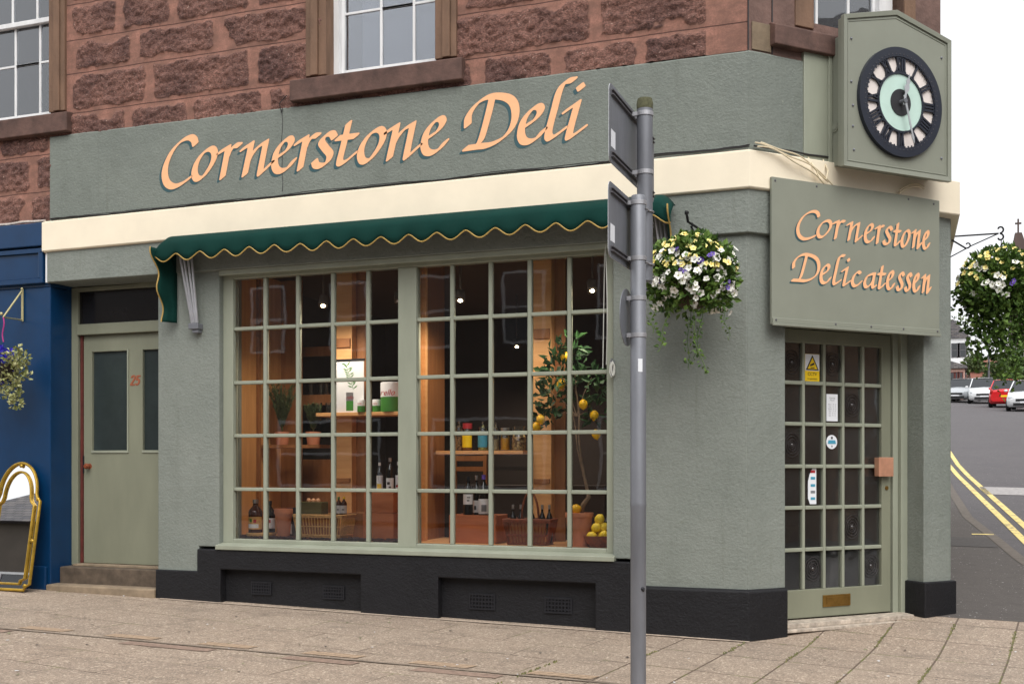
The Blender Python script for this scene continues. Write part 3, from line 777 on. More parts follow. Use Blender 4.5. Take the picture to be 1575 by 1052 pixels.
# ================================================================== big shop window
W = MB(); X0, XA, XB, X1 = -4.43, -2.777, -2.616, -.985
gl0, gl1, gr0, gr1 = -4.329, XA, XB, -1.048
zb, zt = .628, 2.838
W.box(X0, gl0, .055, .14, .592, 2.905); W.box(XA, XB, .055, .14, .592, zt); W.box(gr1, X1, .055, .14, .592, 2.905)
W.box(gl0, gr1, .055, .14, zt, 2.905); W.box(gl0, XA, .055, .14, .592, zb); W.box(XB, gr1, .055, .14, .592, zb)
win = W.build('shop_window', M['frame'], B, bevel=.006)
V = MB()
vz = [AZ(487, 500.3, .08), AZ(487, 585.3, .08), AZ(487, 669, .08), AZ(487, 753.2, .08)]
for a, b, bars in ((gl0, gl1, [-4.027, -3.712, -3.381, -3.057]), (gr0, gr1, [-2.315, -1.989, -1.667, -1.347])):
    for x in bars: V.box(x-.016, x+.016, .070, .115, zb, zt)
    cuts = [a]+[c for x in bars for c in (x-.016, x+.016)]+[b]
    for z in vz:
        for i in range(0, len(cuts), 2): V.box(cuts[i], cuts[i+1], .066, .115, z-.015, z+.015)
V.build('glazing_bars', M['frame'], win, bevel=.005, seg=1)
g = MB(); g.box(gl0+.002, gl1-.002, .096, .099, zb+.002, zt-.002); g.build('pane', M['glass'], win)
g = MB(); g.box(gr0+.002, gr1-.002, .096, .099, zb+.002, zt-.002); g.build('pane', M['glass'], win)
s = MB(); s.prism([(-.045, .540), (-.045, .578), (.055, .594), (.14, .594), (.14, .540)], -4.44, -.966, plane='yz'); s.build('sill', M['frame'], win, bevel=.005)
s = MB(); s.prism([(-.02, 2.86), (.0, 2.86), (.055, 2.885), (.055, 2.903), (-.02, 2.903)], -4.42, -.99, plane='yz'); s.build('head_moulding', M['frame'], win, bevel=.004)

# ================================================================== flat side door with the number
D = MB(); y = .28
D.box(BL, -6.155, y-.02, y+.06, .33, 2.90); D.box(-5.11, -5.056, y-.02, y+.06, .33, 2.90)
D.box(-6.155, -5.11, y-.035, y+.06, 2.455, 2.555); D.box(-6.155, -5.11, y-.02, y+.06, 2.86, 2.90)
door = D.build('side_door_frame', M['frame_dark'], B, bevel=.006)
d = MB(); d.box(-6.155, -5.11, y+.01, y+.014, 2.555, 2.86); d.build('transom_pane', mat_plain('dark_transom_glass', S(34,32,32), .12, var=.1), door)
lf = MB(); ly = y+.012
wall_grid(lf, [-6.112, -6.018, -5.616, -5.451, -5.17, -5.112], [.352, 1.39, 2.30, 2.452], lambda x, z: not (1.39 < z < 2.30 and (-6.018 < x < -5.616 or -5.451 < x < -5.17)), ly, ly+.045)
leaf = lf.build('side_door_leaf', M['frame_dark'], B, bevel=.003)
g = MB(); g.box(-6.03, -5.60, ly+.026, ly+.032, 1.38, 2.31); g.box(-5.46, -5.16, ly+.026, ly+.032, 1.38, 2.31); g.build('pane', M['glass_obscure'], leaf)
g = MB()
for a, b in ((-6.018, -5.616), (-5.451, -5.17)):
    g.box(a, b, ly-.010, ly-.0005, 1.368, 1.39); g.box(b, b+.014, ly-.010, ly-.0005, 1.368, 2.31)
g.build('bead', M['frame'], leaf)
k = MB(); k.lathe([(.0, -.062), (.018, -.060), (.027, -.045), (.024, -.028), (.010, -.018), (.010, -.004), (.026, -.002), (.026, 0)], n=16)
k.xf(Matrix.Translation((-6.045, ly, 1.245)) @ Matrix.Rotation(R_(-90), 4, 'X')); 
k.v = [(a, ly-abs(b-ly), c) for a, b, c in k.v]; k.build('door_knob', M['wicker'], leaf, smooth=True)
k = MB(); k.box(-6.140, -6.116, y+.0, y+.05, .352, 2.453); k.build('door_edge_strip', M['red'], B)
k = MB(); k.box(-6.125, -6.105, ly-.008, ly+.001, 1.18, 1.34); k.build('keep_plate', M['black'], leaf)
# stone steps
st = MB(); st.box(-6.24, -5.062, -.05, .11, .0, .180)
r2 = MB(); r2.box(BL, -5.062, .1105, .33, .0, .327)
M['step'] = mat_plain('worn_step_stone', S(132,116,96), .85, var=.3, vscale=8, bump=.5)
part(st, 'stone_step', M['step'], bevel=.014)
part(r2, 'stone_riser', mat_plain('dark_worn_riser', S(86,74,62), .9, var=.4, vscale=10, bump=.6), bevel=.01)
st = MB(); st.box(-6.15, -5.10, .19, .33, .328, .348); part(st, 'threshold', M['step'], bevel=.003)

# ================================================================== corner door
off = .21   # depth behind the corner face (local +y)
D = MB(); D.box(.339, .405, off-.02, off+.07, .0, 2.36); D.box(1.566, 1.62, off-.015, off+.07, .05, 2.36); D.box(1.62, 1.69, off-.045, off+.07, .05, 2.36); D.box(.405, 1.566, off-.02, off+.07, 2.285, 2.36)
part(D, 'corner_door_frame', M['frame'], True, .005)
lx0, lx1, lz0, lz1 = .41, 1.556, .098, 2.28
gx0, gx1 = .50, 1.462; bars = [.690, .891, 1.077, 1.278]; rz_ = [.614, .932, 1.245, 1.565, 1.876]
L = MB(); wall_grid(L, [lx0, gx0, gx1, lx1], [lz0, .312, 2.178, lz1], lambda x, z: not (gx0 < x < gx1 and .312 < z < 2.178), off+.0, off+.045)
dl = part(L, 'corner_door', M['frame_dark'], True, .005)
V = MB()
for x in bars: V.box(x-.013, x+.013, off+.004, off+.042, .312, 2.178)
cuts = [gx0]+[c for x in bars for c in (x-.013, x+.013)]+[gx1]
for z in rz_:
    for i in range(0, len(cuts), 2): V.box(cuts[i], cuts[i+1], off+.001, off+.042, z-.014, z+.014)
V.build('glazing_bars', M['frame'], dl, bevel=.004, seg=1)
g = MB(); g.box(gx0, gx1, off+.026, off+.029, .312, 2.178); g.build('pane', M['glass_door'], dl)
# bullseye panes: spun glass rings standing off the sheet
cx_ = [.59, .79, .985, 1.178, 1.37]; cz_ = [.463, .773, 1.088, 1.405, 1.72, 2.03]
def bull(cx, cz):
    b = MB()
    for r, t in ((.078, .004), (.058, .005), (.038, .005), (.022, .005)):
        b.tube([(cx+r*.98*math.cos(a), off+.020, cz+r*1.15*math.sin(a)) for a in lin(0, 2*math.pi, 24)[:-1]], t*.7, 6, closed=True)
    b.ball((cx, off+.020, cz), .016, 10, sy=.6)
    b.build('bullseye', M['bull'], dl, smooth=True)
M['bull'] = mat_plain('spun_glass_ring', S(58,54,54), .06, var=.05, spec=.9)
for i, j in ((0, 5), (0, 3), (2, 5), (3, 4), (3, 1), (1, 0), (4, 0)): bull(cx_[i], cz_[j])
lb = MB(); lb.box(.866, 1.136, off-.010, off-.0005, .172, .262); lb.box(.90, 1.10, off-.016, off-.0105, .188, .246)
lb.build('letter_plate', M['brass'], dl, bevel=.003)
cp = MB(); cp.box(1.385, 1.535, off-.052, off-.044, 1.165, 1.315); cp.box(1.385, 1.393, off-.0435, off-.0005, 1.167, 1.313); cp.box(1.46, 1.52, off-.0435, off-.0005, 1.20, 1.28)
cp.build('copper_pull', M['copper'], dl, bevel=.003)
lk = MB(); lk.lathe([(.0, 0), (.016, 0), (.016, .006), (0, .008)], n=14); lk.xf(Matrix.Translation((1.510, off-.0005, 1.075)) @ Matrix.Rotation(R_(90), 4, 'X')); lk.build('keyhole', M['brass'], dl)
th = MB(); th.prism([(.345, -.015), (1.60, -.03), (1.64, .20), (.345, .20)], .035, .058, plane='xy'); th.prism([(.345, .035), (1.62, .03), (1.66, .20), (.345, .20)], .0585, .092, plane='xy')
part(th, 'door_sill', mat_plain('worn_white_sill', S(176,164,150), .7, var=.4, vscale=20, bump=.4), True, .004)

# ---------------- small printed matter on the door glass
def text_mesh(s, size, name, mat, parent, loc, rot, align='CENTER', extr=0, shear=0, sx=1):
    cu = bpy.data.curves.new(name, 'FONT'); cu.body = s; cu.size = size; cu.align_x = align; cu.extrude = extr; cu.shear = shear
    tmp = bpy.data.objects.new('tmp', cu); COL.objects.link(tmp)
    dg = bpy.context.evaluated_depsgraph_get(); me = bpy.data.meshes.new_from_object(tmp.evaluated_get(dg))
    bpy.data.objects.remove(tmp); me.name = name; me.materials.clear(); me.materials.append(mat)
    o = bpy.data.objects.new(name, me); COL.objects.link(o); o.parent = parent; o.location = loc; o.rotation_euler = rot; o.scale = (sx, 1, 1); return o
M['yellow_sign'] = mat_plain('yellow_sign_vinyl', S(246,206,30), .45, var=.03)
M['blue_ink'] = mat_plain('light_blue_ink', S(70,150,178), .5, var=0)
M['red_ink'] = mat_plain('red_ink', S(170,44,52), .5, var=0)
M['green_ink'] = mat_plain('green_ink', S(60,128,50), .5, var=.05)
M['grey_ink'] = mat_plain('grey_ink', S(120,124,130), .6, var=0)
M['dark_ink'] = mat_plain('dark_ink', S(36,36,40), .6, var=0)
yg = off+.022
def card(x0, x1, z0, z1, mat, name, y=yg, parent=None):
    c = MB(); c.box(x0, x1, y, y+.0015, z0, z1); return c.build(name, mat, parent or dl)
c = card(.715, .855, 1.893, 2.10, M['yellow_sign'], 'camera_warning_sticker')
w_ = MB(); w_.box(.717, .853, yg-.0015, yg-.0002, 1.972, 2.098); w_.build('sticker_panel', M['paper'], dl)
t = MB()
t.prism([(.722, 1.977), (.785, 2.092), (.848, 1.977)], yg-.003, yg-.0018); t.build('sticker_triangle', M['dark_ink'], dl)
t = MB(); t.prism([(.738, 1.986), (.785, 2.072), (.832, 1.986)], yg-.0045, yg-.0032); t.build('sticker_triangle_face', M['yellow_sign'], dl)
t = MB(); t.prism([(.765, 2.005), (.803, 2.02), (.798, 2.035), (.760, 2.018)], yg-.006, yg-.0047); t.box(.765, .803, yg-.006, yg-.0047, 1.992, 1.998); t.build('sticker_camera', M['dark_ink'], dl)
text_mesh('CCTV', .034, 'sticker_text', M['dark_ink'], dl, (.785, yg-.002, 1.936), (R_(90), 0, 0))
text_mesh('in operation', .019, 'sticker_text', M['dark_ink'], dl, (.785, yg-.002, 1.906), (R_(90), 0, 0))
card(.925, 1.035, 1.592, 1.80, M['paper'], 'opening_hours_card')
for i, (s_, z_) in enumerate((('Opening', 1.765), ('Hours', 1.748), ('Mon   9 - 5', 1.715), ('Tue   9 - 5', 1.698), ('Wed   9 - 5', 1.681), ('Thu   9 - 5', 1.664), ('Fri   9 - 5', 1.647), ('Sat   9 - 5', 1.63))):
    text_mesh(s_, .017, 'card_text', M['grey_ink'], dl, (.98, yg-.001, z_), (R_(90), 0, 0))
c = MB(); c.lathe([(0, 0), (.054, 0), (.054, .002), (0, .002)], n=28); c.xf(Matrix.Translation((.975, yg, 1.432)) @ Matrix.Rotation(R_(90), 4, 'X')); c.build('round_sticker', M['paper'], dl)
c = MB(); c.prism([(.935, 1.418), (1.015, 1.418), (1.008, 1.446), (.942, 1.446)], yg-.004, yg-.0025); c.build('sticker_band', M['blue_ink'], dl)
c = MB(); c.box(.967, .983, yg-.004, yg-.0025, 1.455, 1.472); c.box(.972, .980, yg-.004, yg-.0025, 1.392, 1.406); c.build('sticker_mark', M['dark_ink'], dl)
c = MB(); c.prism([(.745, 1.0), (.765, .957), (.825, .957), (.825, 1.235), (.79, 1.235), (.76, 1.18), (.745, 1.13)], yg, yg+.0015); c.build('payment_sticker', M['paper'], dl)
for z_, mm in ((1.205, 'red_ink'), (1.155, 'blue_ink'), (1.10, 'blue_ink'), (1.05, 'grey_ink'), (1.0, 'blue_ink')):
    c = MB(); c.box(.770, .812, yg-.0018, yg-.0004, z_-.010, z_+.010); c.build('payment_logo', M[mm], dl)

# ================================================================== signwriter's letters (broad pen carried along each stroke)
GL = {'C': [[(1.26, 1.368), (1.196, 1.54), (1.008, 1.62), (0.684, 1.524), (0.328, 1.24), (0.084, 0.852), (0.0, 0.492), (0.084, 0.164), (0.328, 0.0), (0.656, 0.048), (1.008, 0.22)]], 'o': [[(0.64, 0.952), (0.348, 0.832), (0.092, 0.54), (0.0, 0.232), (0.08, 0.0), (0.296, 0.0), (0.56, 0.248), (0.772, 0.568), (0.8, 0.832), (0.64, 0.952)]], 'r': [[(0.0, 0.852), (0.34, 0.996)], [(0.34, 0.996), (0.112, 0.0)], [(0.264, 0.624), (0.368, 0.816), (0.576, 1.008), (0.784, 1.02)]], 'n': [[(0.0, 0.86), (0.336, 1.016)], [(0.336, 1.016), (0.076, 0.0)], [(0.18, 0.4), (0.312, 0.608), (0.592, 0.868), (0.9, 1.016)], [(0.9, 1.016), (0.68, 0.064), (0.732, 0.016), (0.9, 0.132), (1.104, 0.288)]], 'e': [[(0.128, 0.484), (0.456, 0.664), (0.632, 0.888), (0.58, 1.036), (0.38, 0.992), (0.1, 0.7), (0.0, 0.312), (0.076, 0.064), (0.276, 0.0), (0.504, 0.088), (0.732, 0.308)]], 's': [[(0.732, 0.876), (0.64, 1.008), (0.432, 0.98), (0.26, 0.78), (0.408, 0.548), (0.568, 0.34), (0.48, 0.112), (0.26, 0.0), (0.064, 0.032), (0.0, 0.168)]], 't': [[(0.388, 1.272), (0.196, 0.584), (0.06, 0.104), (0.108, 0.0), (0.292, 0.06), (0.604, 0.264)], [(0.0, 0.828), (0.652, 0.836)]], 'D': [[(0.06, 0.712), (0.088, 1.004), (0.316, 1.296), (0.628, 1.48), (0.94, 1.516), (1.352, 1.42), (1.584, 1.2), (1.632, 0.836), (1.504, 0.464), (1.196, 0.18), (0.784, 0.028), (0.42, 0.016), (0.0, 0.0)], [(0.888, 1.52), (0.732, 0.932), (0.524, 0.272), (0.376, 0.056)]], 'l': [[(0.792, 1.668), (0.544, 1.636), (0.348, 1.4), (0.172, 0.804), (0.0, 0.18), (0.048, 0.0), (0.224, 0.06), (0.496, 0.224)]], 'i': [[(0.0, 0.784), (0.372, 0.992)], [(0.372, 0.992), (0.108, 0.088), (0.172, 0.0), (0.32, 0.08), (0.564, 0.228)], [(0.448, 1.492), (0.488, 1.412)]], 'c': [[(0.506, 0.759), (0.361, 0.816), (0.108, 0.57), (0.0, 0.222), (0.108, 0.0), (0.329, 0.051), (0.563, 0.266)]], 'a': [[(0.5, 0.759), (0.184, 0.614), (0.0, 0.259), (0.063, 0.013), (0.259, 0.032), (0.563, 0.348), (0.703, 0.747)], [(0.5, 0.772), (0.722, 0.81)], [(0.703, 0.791), (0.563, 0.152), (0.627, 0.0), (0.785, 0.108)]]}
def spline(P, n=20):
    P = [np.array(p, float) for p in P]
    if len(P) == 2:
        t = np.linspace(0, 1, 40)[:, None]; return P[0]*(1-t)+P[1]*t
    Q = [2*P[0]-P[1]]+P+[2*P[-1]-P[-2]]
    if np.allclose(P[0], P[-1]): Q = [P[-2]]+P+[P[1]]
    o = []
    for i in range(1, len(Q)-2):
        a, b, c, d = Q[i-1:i+3]
        t = np.linspace(0, 1, n, endpoint=False)[:, None]
        o.append(.5*((2*b)+(-a+c)*t+(2*a-5*b+4*c-d)*t*t+(-a+3*b-3*c+d)*t**3))
    o.append(P[-1][None]); return np.concatenate(o)
def pen_mesh(strokes, h, a, b, ang, y, mb, mi=0, dx=0, dz=0):
    pts = [spline(s_) for s_ in strokes]; A = np.concatenate(pts); mg = a*1.3
    x0, z0 = A.min(0)-mg; x1, z1 = A.max(0)+mg
    nx = int((x1-x0)/h)+2; nz = int((z1-z0)/h)+2; F = np.full((nz, nx), -1.); ca, sa = math.cos(ang), math.sin(ang); k = int(mg/h)+2
    for P in pts:
        for p in P:
            i = int((p[0]-x0)/h); j = int((p[1]-z0)/h); i0, i1 = max(0, i-k), min(nx, i+k+1); j0, j1 = max(0, j-k), min(nz, j+k+1)
            X = x0+np.arange(i0, i1)*h-p[0]; Z = (z0+np.arange(j0, j1)*h-p[1])[:, None]; u = X*ca+Z*sa; v = -X*sa+Z*ca
            np.maximum(F[j0:j1, i0:i1], 1-((np.abs(u)/a)**4+(np.abs(v)/b)**4)**.25, out=F[j0:j1, i0:i1])
    P_ = lambda i, j: (x0+i*h+dx, y, z0+j*h+dz)
    for j in range(nz-1):
        run = None
        for i in range(nx):
            full = i < nx-1 and F[j, i] > 0 and F[j, i+1] > 0 and F[j+1, i] > 0 and F[j+1, i+1] > 0
            if full and run is None: run = i
            if not full and run is not None:
                mb.add([P_(run, j), P_(i, j), P_(i, j+1), P_(run, j+1)], [(0,1,2,3)], mi); run = None
            if full or i >= nx-1: continue
            c = [(i, j), (i+1, j), (i+1, j+1), (i, j+1)]; f = [F[q[1], q[0]] for q in c]
            if max(f) <= 0: continue
            pl = []
            for q in range(4):
                r = (q+1) % 4
                if f[q] > 0: pl.append(c[q])
                if (f[q] > 0) != (f[r] > 0):
                    t = f[q]/(f[q]-f[r]); pl.append((c[q][0]+(c[r][0]-c[q][0])*t, c[q][1]+(c[r][1]-c[q][1])*t))
            if len(pl) >= 3: mb.add([P_(*q) for q in pl], [tuple(range(len(pl)))], mi)
BIG = [('C', -4.966, 3.655), ('o', -4.660, 3.704), ('r', -4.407, 3.689), ('n', -4.178, 3.692), ('e', -3.870, 3.689), ('r', -3.656, 3.693), ('s', -3.492, 3.698), ('t', -3.275, 3.700), ('o', -3.071, 3.702), ('n', -2.832, 3.699), ('e', -2.509, 3.707), ('D', -2.154, 3.714), ('e', -1.701, 3.712), ('l', -1.480, 3.724), ('i', -1.344, 3.718)]
top, bot = MB(), MB()
for ch_, x, z in BIG:
    stk = [[(x+px_*.25, z+pz_*.25) for px_, pz_ in s_] for s_ in GL[ch_]]
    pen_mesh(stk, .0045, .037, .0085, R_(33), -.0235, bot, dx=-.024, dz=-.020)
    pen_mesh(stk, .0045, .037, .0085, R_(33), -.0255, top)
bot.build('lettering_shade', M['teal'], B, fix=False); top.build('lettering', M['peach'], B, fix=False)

# ---------------- the corner sign board
SB = thing('sign_board', 'flat sage green sign board lettered Cornerstone Delicatessen above the corner door', 'sign', (.95*SS+.09*SS, .95*SS-.09*SS, 2.257), CH)
ox = .95
b = MB(); b.prism([(.144-ox, 0), (1.76-ox, 0), (1.76-ox, 1.040), (1.5-ox, 1.046), (.144-ox, 1.046)], 0, .022)
b.build('board', M['sign'], SB, bevel=.002)
b = MB(); b.box(.146-ox, 1.758-ox, -.010, -.0005, .010, .045); b.box(.142-ox, 1.762-ox, -.018, -.0005, -.012, .009); b.build('bottom_moulding', M['sign'], SB, bevel=.003)
for xx_ in (.3, 1.5): b = MB(); b.box(xx_-ox, xx_+.06-ox, .0225, .085, .1, .95); b.build('batten', M['sign'], SB)
for x, z in ((.175, 1.02), (.55, 1.02), (1.44, 1.02), (1.70, 1.01), (.175, .028), (.72, .028), (1.06, .028), (1.38, .028), (1.73, .028)):
    b = MB(); b.ball((x-ox, -.010 if z < .1 else 0, z), .009, 8, sy=.6); b.build('screw', M['galv_dark'], SB)
S1 = [('C', .363, .580), ('o', .547, .691), ('r', .696, .820), ('n', .828, .984), ('e', .996, 1.102), ('r', 1.102, 1.199), ('s', 1.178, 1.281), ('t', 1.286, 1.366), ('o', 1.359, 1.458), ('n', 1.468, 1.579), ('e', 1.579, 1.660)]
S2 = [('D', .316, .580), ('e', .576, .686), ('l', .696, .818), ('i', .779, .872), ('c', .872, .981), ('a', .991, 1.122), ('t', 1.127, 1.214), ('e', 1.214, 1.302), ('s', 1.312, 1.400), ('s', 1.395, 1.477), ('e', 1.479, 1.558), ('n', 1.569, 1.675)]
top, bot = MB(), MB()
for row, zz in ((S1, 2.905), (S2, 2.570)):
    for ch_, xa, xb in row:
        wg = max(p[0] for s_ in GL[ch_] for p in s_); hh = .128; m_ = .012
        k = (xb-xa-2*m_)/wg
        stk = [[(xa+m_+px_*k-ox, zz+(.010 if ch_ != 'C' else -.020)+pz_*hh-2.257) for px_, pz_ in s_] for s_ in GL[ch_]]
        pen_mesh(stk, .0036, .0165, .0048, R_(36), -.0008, bot, dx=-.013, dz=-.013)
        pen_mesh(stk, .0036, .0165, .0048, R_(36), -.0024, top)
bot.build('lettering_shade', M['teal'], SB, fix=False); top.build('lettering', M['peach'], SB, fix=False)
# number on the side door
t1, t2 = MB(), MB()
n2 = [[(0, .85), (.12, 1.0), (.32, 1.0), (.42, .85), (.35, .6), (0, .05)], [(0, .03), (.42, .03)]]
n5 = [[(.72, .98), (1.08, .98)], [(.78, .98), (.72, .58)], [(.72, .55), (.94, .62), (1.06, .42), (.98, .12), (.78, .02), (.66, .12)]]
stk = [[(-5.582+px_*.082, 1.985+pz_*.082) for px_, pz_ in s_] for s_ in n2+n5]
stk = [[(a+(b_-1.985)*.15, b_) for a, b_ in s_] for s_ in stk]
pen_mesh(stk, .002, .008, .0045, R_(20), ly-.002, t1); pen_mesh(stk, .002, .009, .0055, R_(20), ly-.0008, t2, dx=.004, dz=-.004)
t1.build('door_number', mat_plain('red_number', S(158,88,60), .6), leaf, fix=False); t2.build('door_number_shade', M['wicker'], leaf, fix=False)

# ================================================================== projecting clock
CU, CZ = 1.203, 3.404
CK = thing('corner_clock', 'sage green boxed clock with black Roman numeral ring, pale green centre, on the building corner', 'clock', (CU*SS+.24*SS, CU*SS-.24*SS, CZ), CH)
a0, a1 = .670-CU, 1.722-CU
def gable(x0, x1, z0, zs_, zp): return [(x0, z0), (x1, z0), (x1, zs_), ((x0+x1)/2-.02, zp), (x0, zs_+.017)]
b = MB(); b.prism(gable(a0+.012, a1-.012, .012, 1.060, 1.196), .012, .075); b.build('case', M['sign'], CK, bevel=.004)
b = MB(); b.box(.738-CU, 1.66-CU, .0755, .235, .045, .985); b.build('case_back', M['sign'], CK, bevel=.003)
b = MB(); b.box(.482-CU, .7385-CU, .205, .262, .055, 1.0); b.box(.70-CU, .737-CU, .19, .2045, .055, 1.0); b.build('wall_bracket', M['frame'], CK, bevel=.005)
# mouldings round the front
gp = gable(a0, a1, 0, 1.072, 1.208); gi = gable(a0+.034, a1-.034, .034, 1.046, 1.172)
m_ = MB(); n = 5
for (P1, P2, ya, yb) in ((gp, gi, -.004, .0115),):
    vs = [(x, ya, z) for x, z in P1]+[(x, ya+.004, z) for x, z in P2]+[(x, yb+.02, z) for x, z in P1]+[(x, yb+.001, z) for x, z in P2]
    fs = []
    for i in range(n):
        j = (i+1) % n; fs += [(i, j, n+j, n+i), (2*n+i, 2*n+j, j, i), (n+i, n+j, 3*n+j, 3*n+i)]
    m_.add(vs, fs)
gj = gable(a0+.044, a1-.044, .044, 1.036, 1.158); gk = gable(a0+.052, a1-.052, .052, 1.030, 1.148)
vs = [(x, .008, z) for x, z in gj]+[(x, .008, z) for x, z in gk]+[(x, .013, z) for x, z in gj]+[(x, .013, z) for x, z in gk]
m_.add(vs, [q for i in range(5) for j in [(i+1) % 5] for q in ((i, j, 5+j, 5+i), (10+i, 10+j, j, i), (5+i, 5+j, 15+j, 15+i))])
m_.build('moulding', M['sign'], CK, bevel=.002)
for x, z in ((-.455, .93), (-.455, .62), (-.44, .30), (-.43, .13), (.43, .93), (.43, .17), (-.44, .45)):
    b = MB(); b.ball((x, .010, z), .010, 8, sy=.8); b.build('bolt', M['galv'], CK)
b = MB(); b.lathe([(.0, 0), (.035, 0), (.035, .006), (.02, .006), (.02, .010), (0, .010)], n=20); b.xf(Matrix.Translation((.738-CU-.0005, .165, .33)) @ Matrix.Rotation(R_(-90), 4, 'Y')); b.build('conduit_cover', M['sign'], CK)
cz0 = 3.930-CZ; RO = .403
def disc(r0, r1, y0, y1, mat, name, par=CK, n=72):
    m = MB(); vs = []; fs = []
    for i in range(n):
        a = 2*math.pi*i/n; c, s_ = math.cos(a), math.sin(a)
        vs += [(r0*c, y0, cz0+r0*s_), (r1*c, y0, cz0+r1*s_), (r1*c, y1, cz0+r1*s_), (r0*c, y1, cz0+r0*s_)]
    for i in range(n):
        a = i*4; b_ = ((i+1) % n)*4
        fs += [(a, b_, b_+1, a+1), (a+1, b_+1, b_+2, a+2), (a+3, a, b_, b_+3)]
    m.add(vs, fs); return m.build(name, mat, par, fix=True, smooth=False)
M['dial'] = mat_plain('pale_pink_dial', S(228,218,212), .5, var=.08, vscale=8)
M['dial_green'] = mat_plain('pale_green_dial', S(190,216,205), .5, var=.06, vscale=8)
disc(.001, .36, .002, .011, M['dial'], 'dial')
disc(.334, RO, -.020, .011, M['navy'], 'outer_ring')
disc(.210, .224, -.016, .0015, M['navy'], 'inner_ring'); disc(.001, .210, -.006, .0015, M['dial_green'], 'dial_centre'); disc(.001, .098, -.012, -.0065, M['dark_ink'], 'centre_disc')
# minute squares
m_ = MB()
for i in range(60):
    a = 2*math.pi*i/60; r = .330; c, s_ = math.cos(a), math.sin(a); q = .0075
    m_.add([(r*c-s_*u-c*v, -.0155, cz0+r*s_+c*u-s_*v) for u, v in ((-q, -q), (q, -q), (q, q), (-q, q))], [(0,1,2,3)])
m_.build('minute_marks', M['navy'], CK, fix=False)
m_ = MB()
for i in range(60):
    a = 2*math.pi*(i+.5)/60; c, s_ = math.cos(a), math.sin(a); m_.ball((.352*c, -.021, cz0+.352*s_), .0045, 6)
m_.build('minute_beads', M['galv_dark'], CK)
NUM = ['XII', 'I', 'II', 'III', 'IIII', 'V', 'VI', 'VII', 'VIII', 'IX', 'X', 'XI']
m_ = MB(); yA, yB = -.016, .001
def bar(ang, t0, r0, t1, r1, w):
    c, s_ = math.sin(ang), math.cos(ang)   # radial dir (x,z); tangent clockwise = (s_, -c)
    P = []
    for t, r in ((t0-w, r0), (t0+w, r0), (t1+w, r1), (t1-w, r1)): P.append((r*c+t*s_, cz0+r*s_-t*c))
    m_.prism(P, yA, yB)
for i, s_ in enumerate(NUM):
    ang = 2*math.pi*i/12; wid = {'I': .024, 'V': .042, 'X': .046}; tot = sum(wid[c] for c in s_); t = -tot/2
    for c in s_:
        w_ = wid[c]; m = t+w_/2
        if c == 'I': bar(ang, m, .222, m, .332, .0075)
        elif c == 'V': bar(ang, m, .222, m-w_*.36, .332, .0070); bar(ang, m, .222, m+w_*.36, .332, .0040)
        else: bar(ang, m+w_*.36, .222, m-w_*.36, .332, .0070); bar(ang, m-w_*.36, .222, m+w_*.36, .332, .0040)
        t += w_
    tt = tot/2+.001
    bar(ang, 0, .220, 0, .229, tt); bar(ang, 0, .322, 0, .332, tt)
m_.build('numerals', M['navy'], CK)
def hand(deg, prof, y, name):
    a = R_(deg); P = [(x*math.cos(a)+z*math.sin(a), cz0-x*math.sin(a)+z*math.cos(a)) for x, z in prof+[(-x, z) for x, z in reversed(prof)]]
    m = MB(); m.prism(P, y-.004, y+.001); m.build(name, mat_clip0, CK)
mat_clip0 = mat_plain('pale_hand_metal', S(190,194,198), .35, .4)
hand(14, [(.006, -.03), (.010, .0), (.008, .06), (.020, .085), (.024, .11), (.012, .135), (.022, .155), (.006, .175), (.001, .215)], -.045, 'hour_hand')
hand(164, [(.008, -.04), (.010, .0), (.0075, .10), (.0075, .24), (.011, .27), (.001, .315)], -.055, 'minute_hand')
m_ = MB(); m_.cyl((0, -.062, cz0), (0, -.012, cz0), .017, 14); m_.build('hand_boss', M['galv'], CK)

# ================================================================== green awning, folded up
AW = thing('awning', 'dark green folded shop awning with gold edged scalloped valance', 'awning', (-2.7, 0, 3.2))
M['canvas'] = mat_plain('green_canvas', S(4,50,44), .85, var=.14, vscale=3, bump=.12, bscale=9, bdist=.02, spec=.2)
M['braid'] = mat_plain('gold_braid', S(172,142,76), .6, var=.1)
M['canvas_dark'] = M['canvas']
ax0, ax1 = -4.92, -.50; yo = -.26
def AWc(x): return x+2.7
def sc_z(x, ztop=3.03):   # scalloped bottom edge
    p = .238; t = ((x-ax0) / p) % 1
    return ztop-.064*(.5+.5*math.cos(2*math.pi*(t-.5)))**.8-.004
m_ = MB(); n = 260; vs = []; fs = []
for i in range(n+1):
    x = ax0+(ax1-ax0)*i/n
    e0 = min(1, (x-ax0)/.13); e1 = min(1, (ax1-x)/.10); e = min(e0, e1); r = math.sin(max(0, min(1, e))*math.pi/2)
    sag = .010*noise.noise(Vector((x*2.2, 0, 0)))+.004*noise.noise(Vector((x*9, 3, 0)))
    zt_ = 3.205-(1-r)*.085; zf = 3.135-(1-r)*.09+sag
    cup = .004*math.cos(2*math.pi*((x-ax0)/.238))
    vs += [(AWc(x), -.088, zt_-3.2), (AWc(x), -.088-(-yo-.088)*.45, zt_-.018-3.2), (AWc(x), yo+.02, zf-3.2), (AWc(x), yo, zf-.03-3.2), (AWc(x), yo+.004+cup*.4, (zf-.06+sc_z(x))/2-3.2), (AWc(x), yo+.008+cup, sc_z(x)+sag-3.2)]
for i in range(n):
    for k in range(5): a = i*6+k; fs.append((a, a+6, a+7, a+1))
m_.add(vs, fs); o = m_.build('canopy', M['canvas'], AW, smooth=True, fix=False)
sd = o.modifiers.new('thickness', 'SOLIDIFY'); sd.thickness = .003
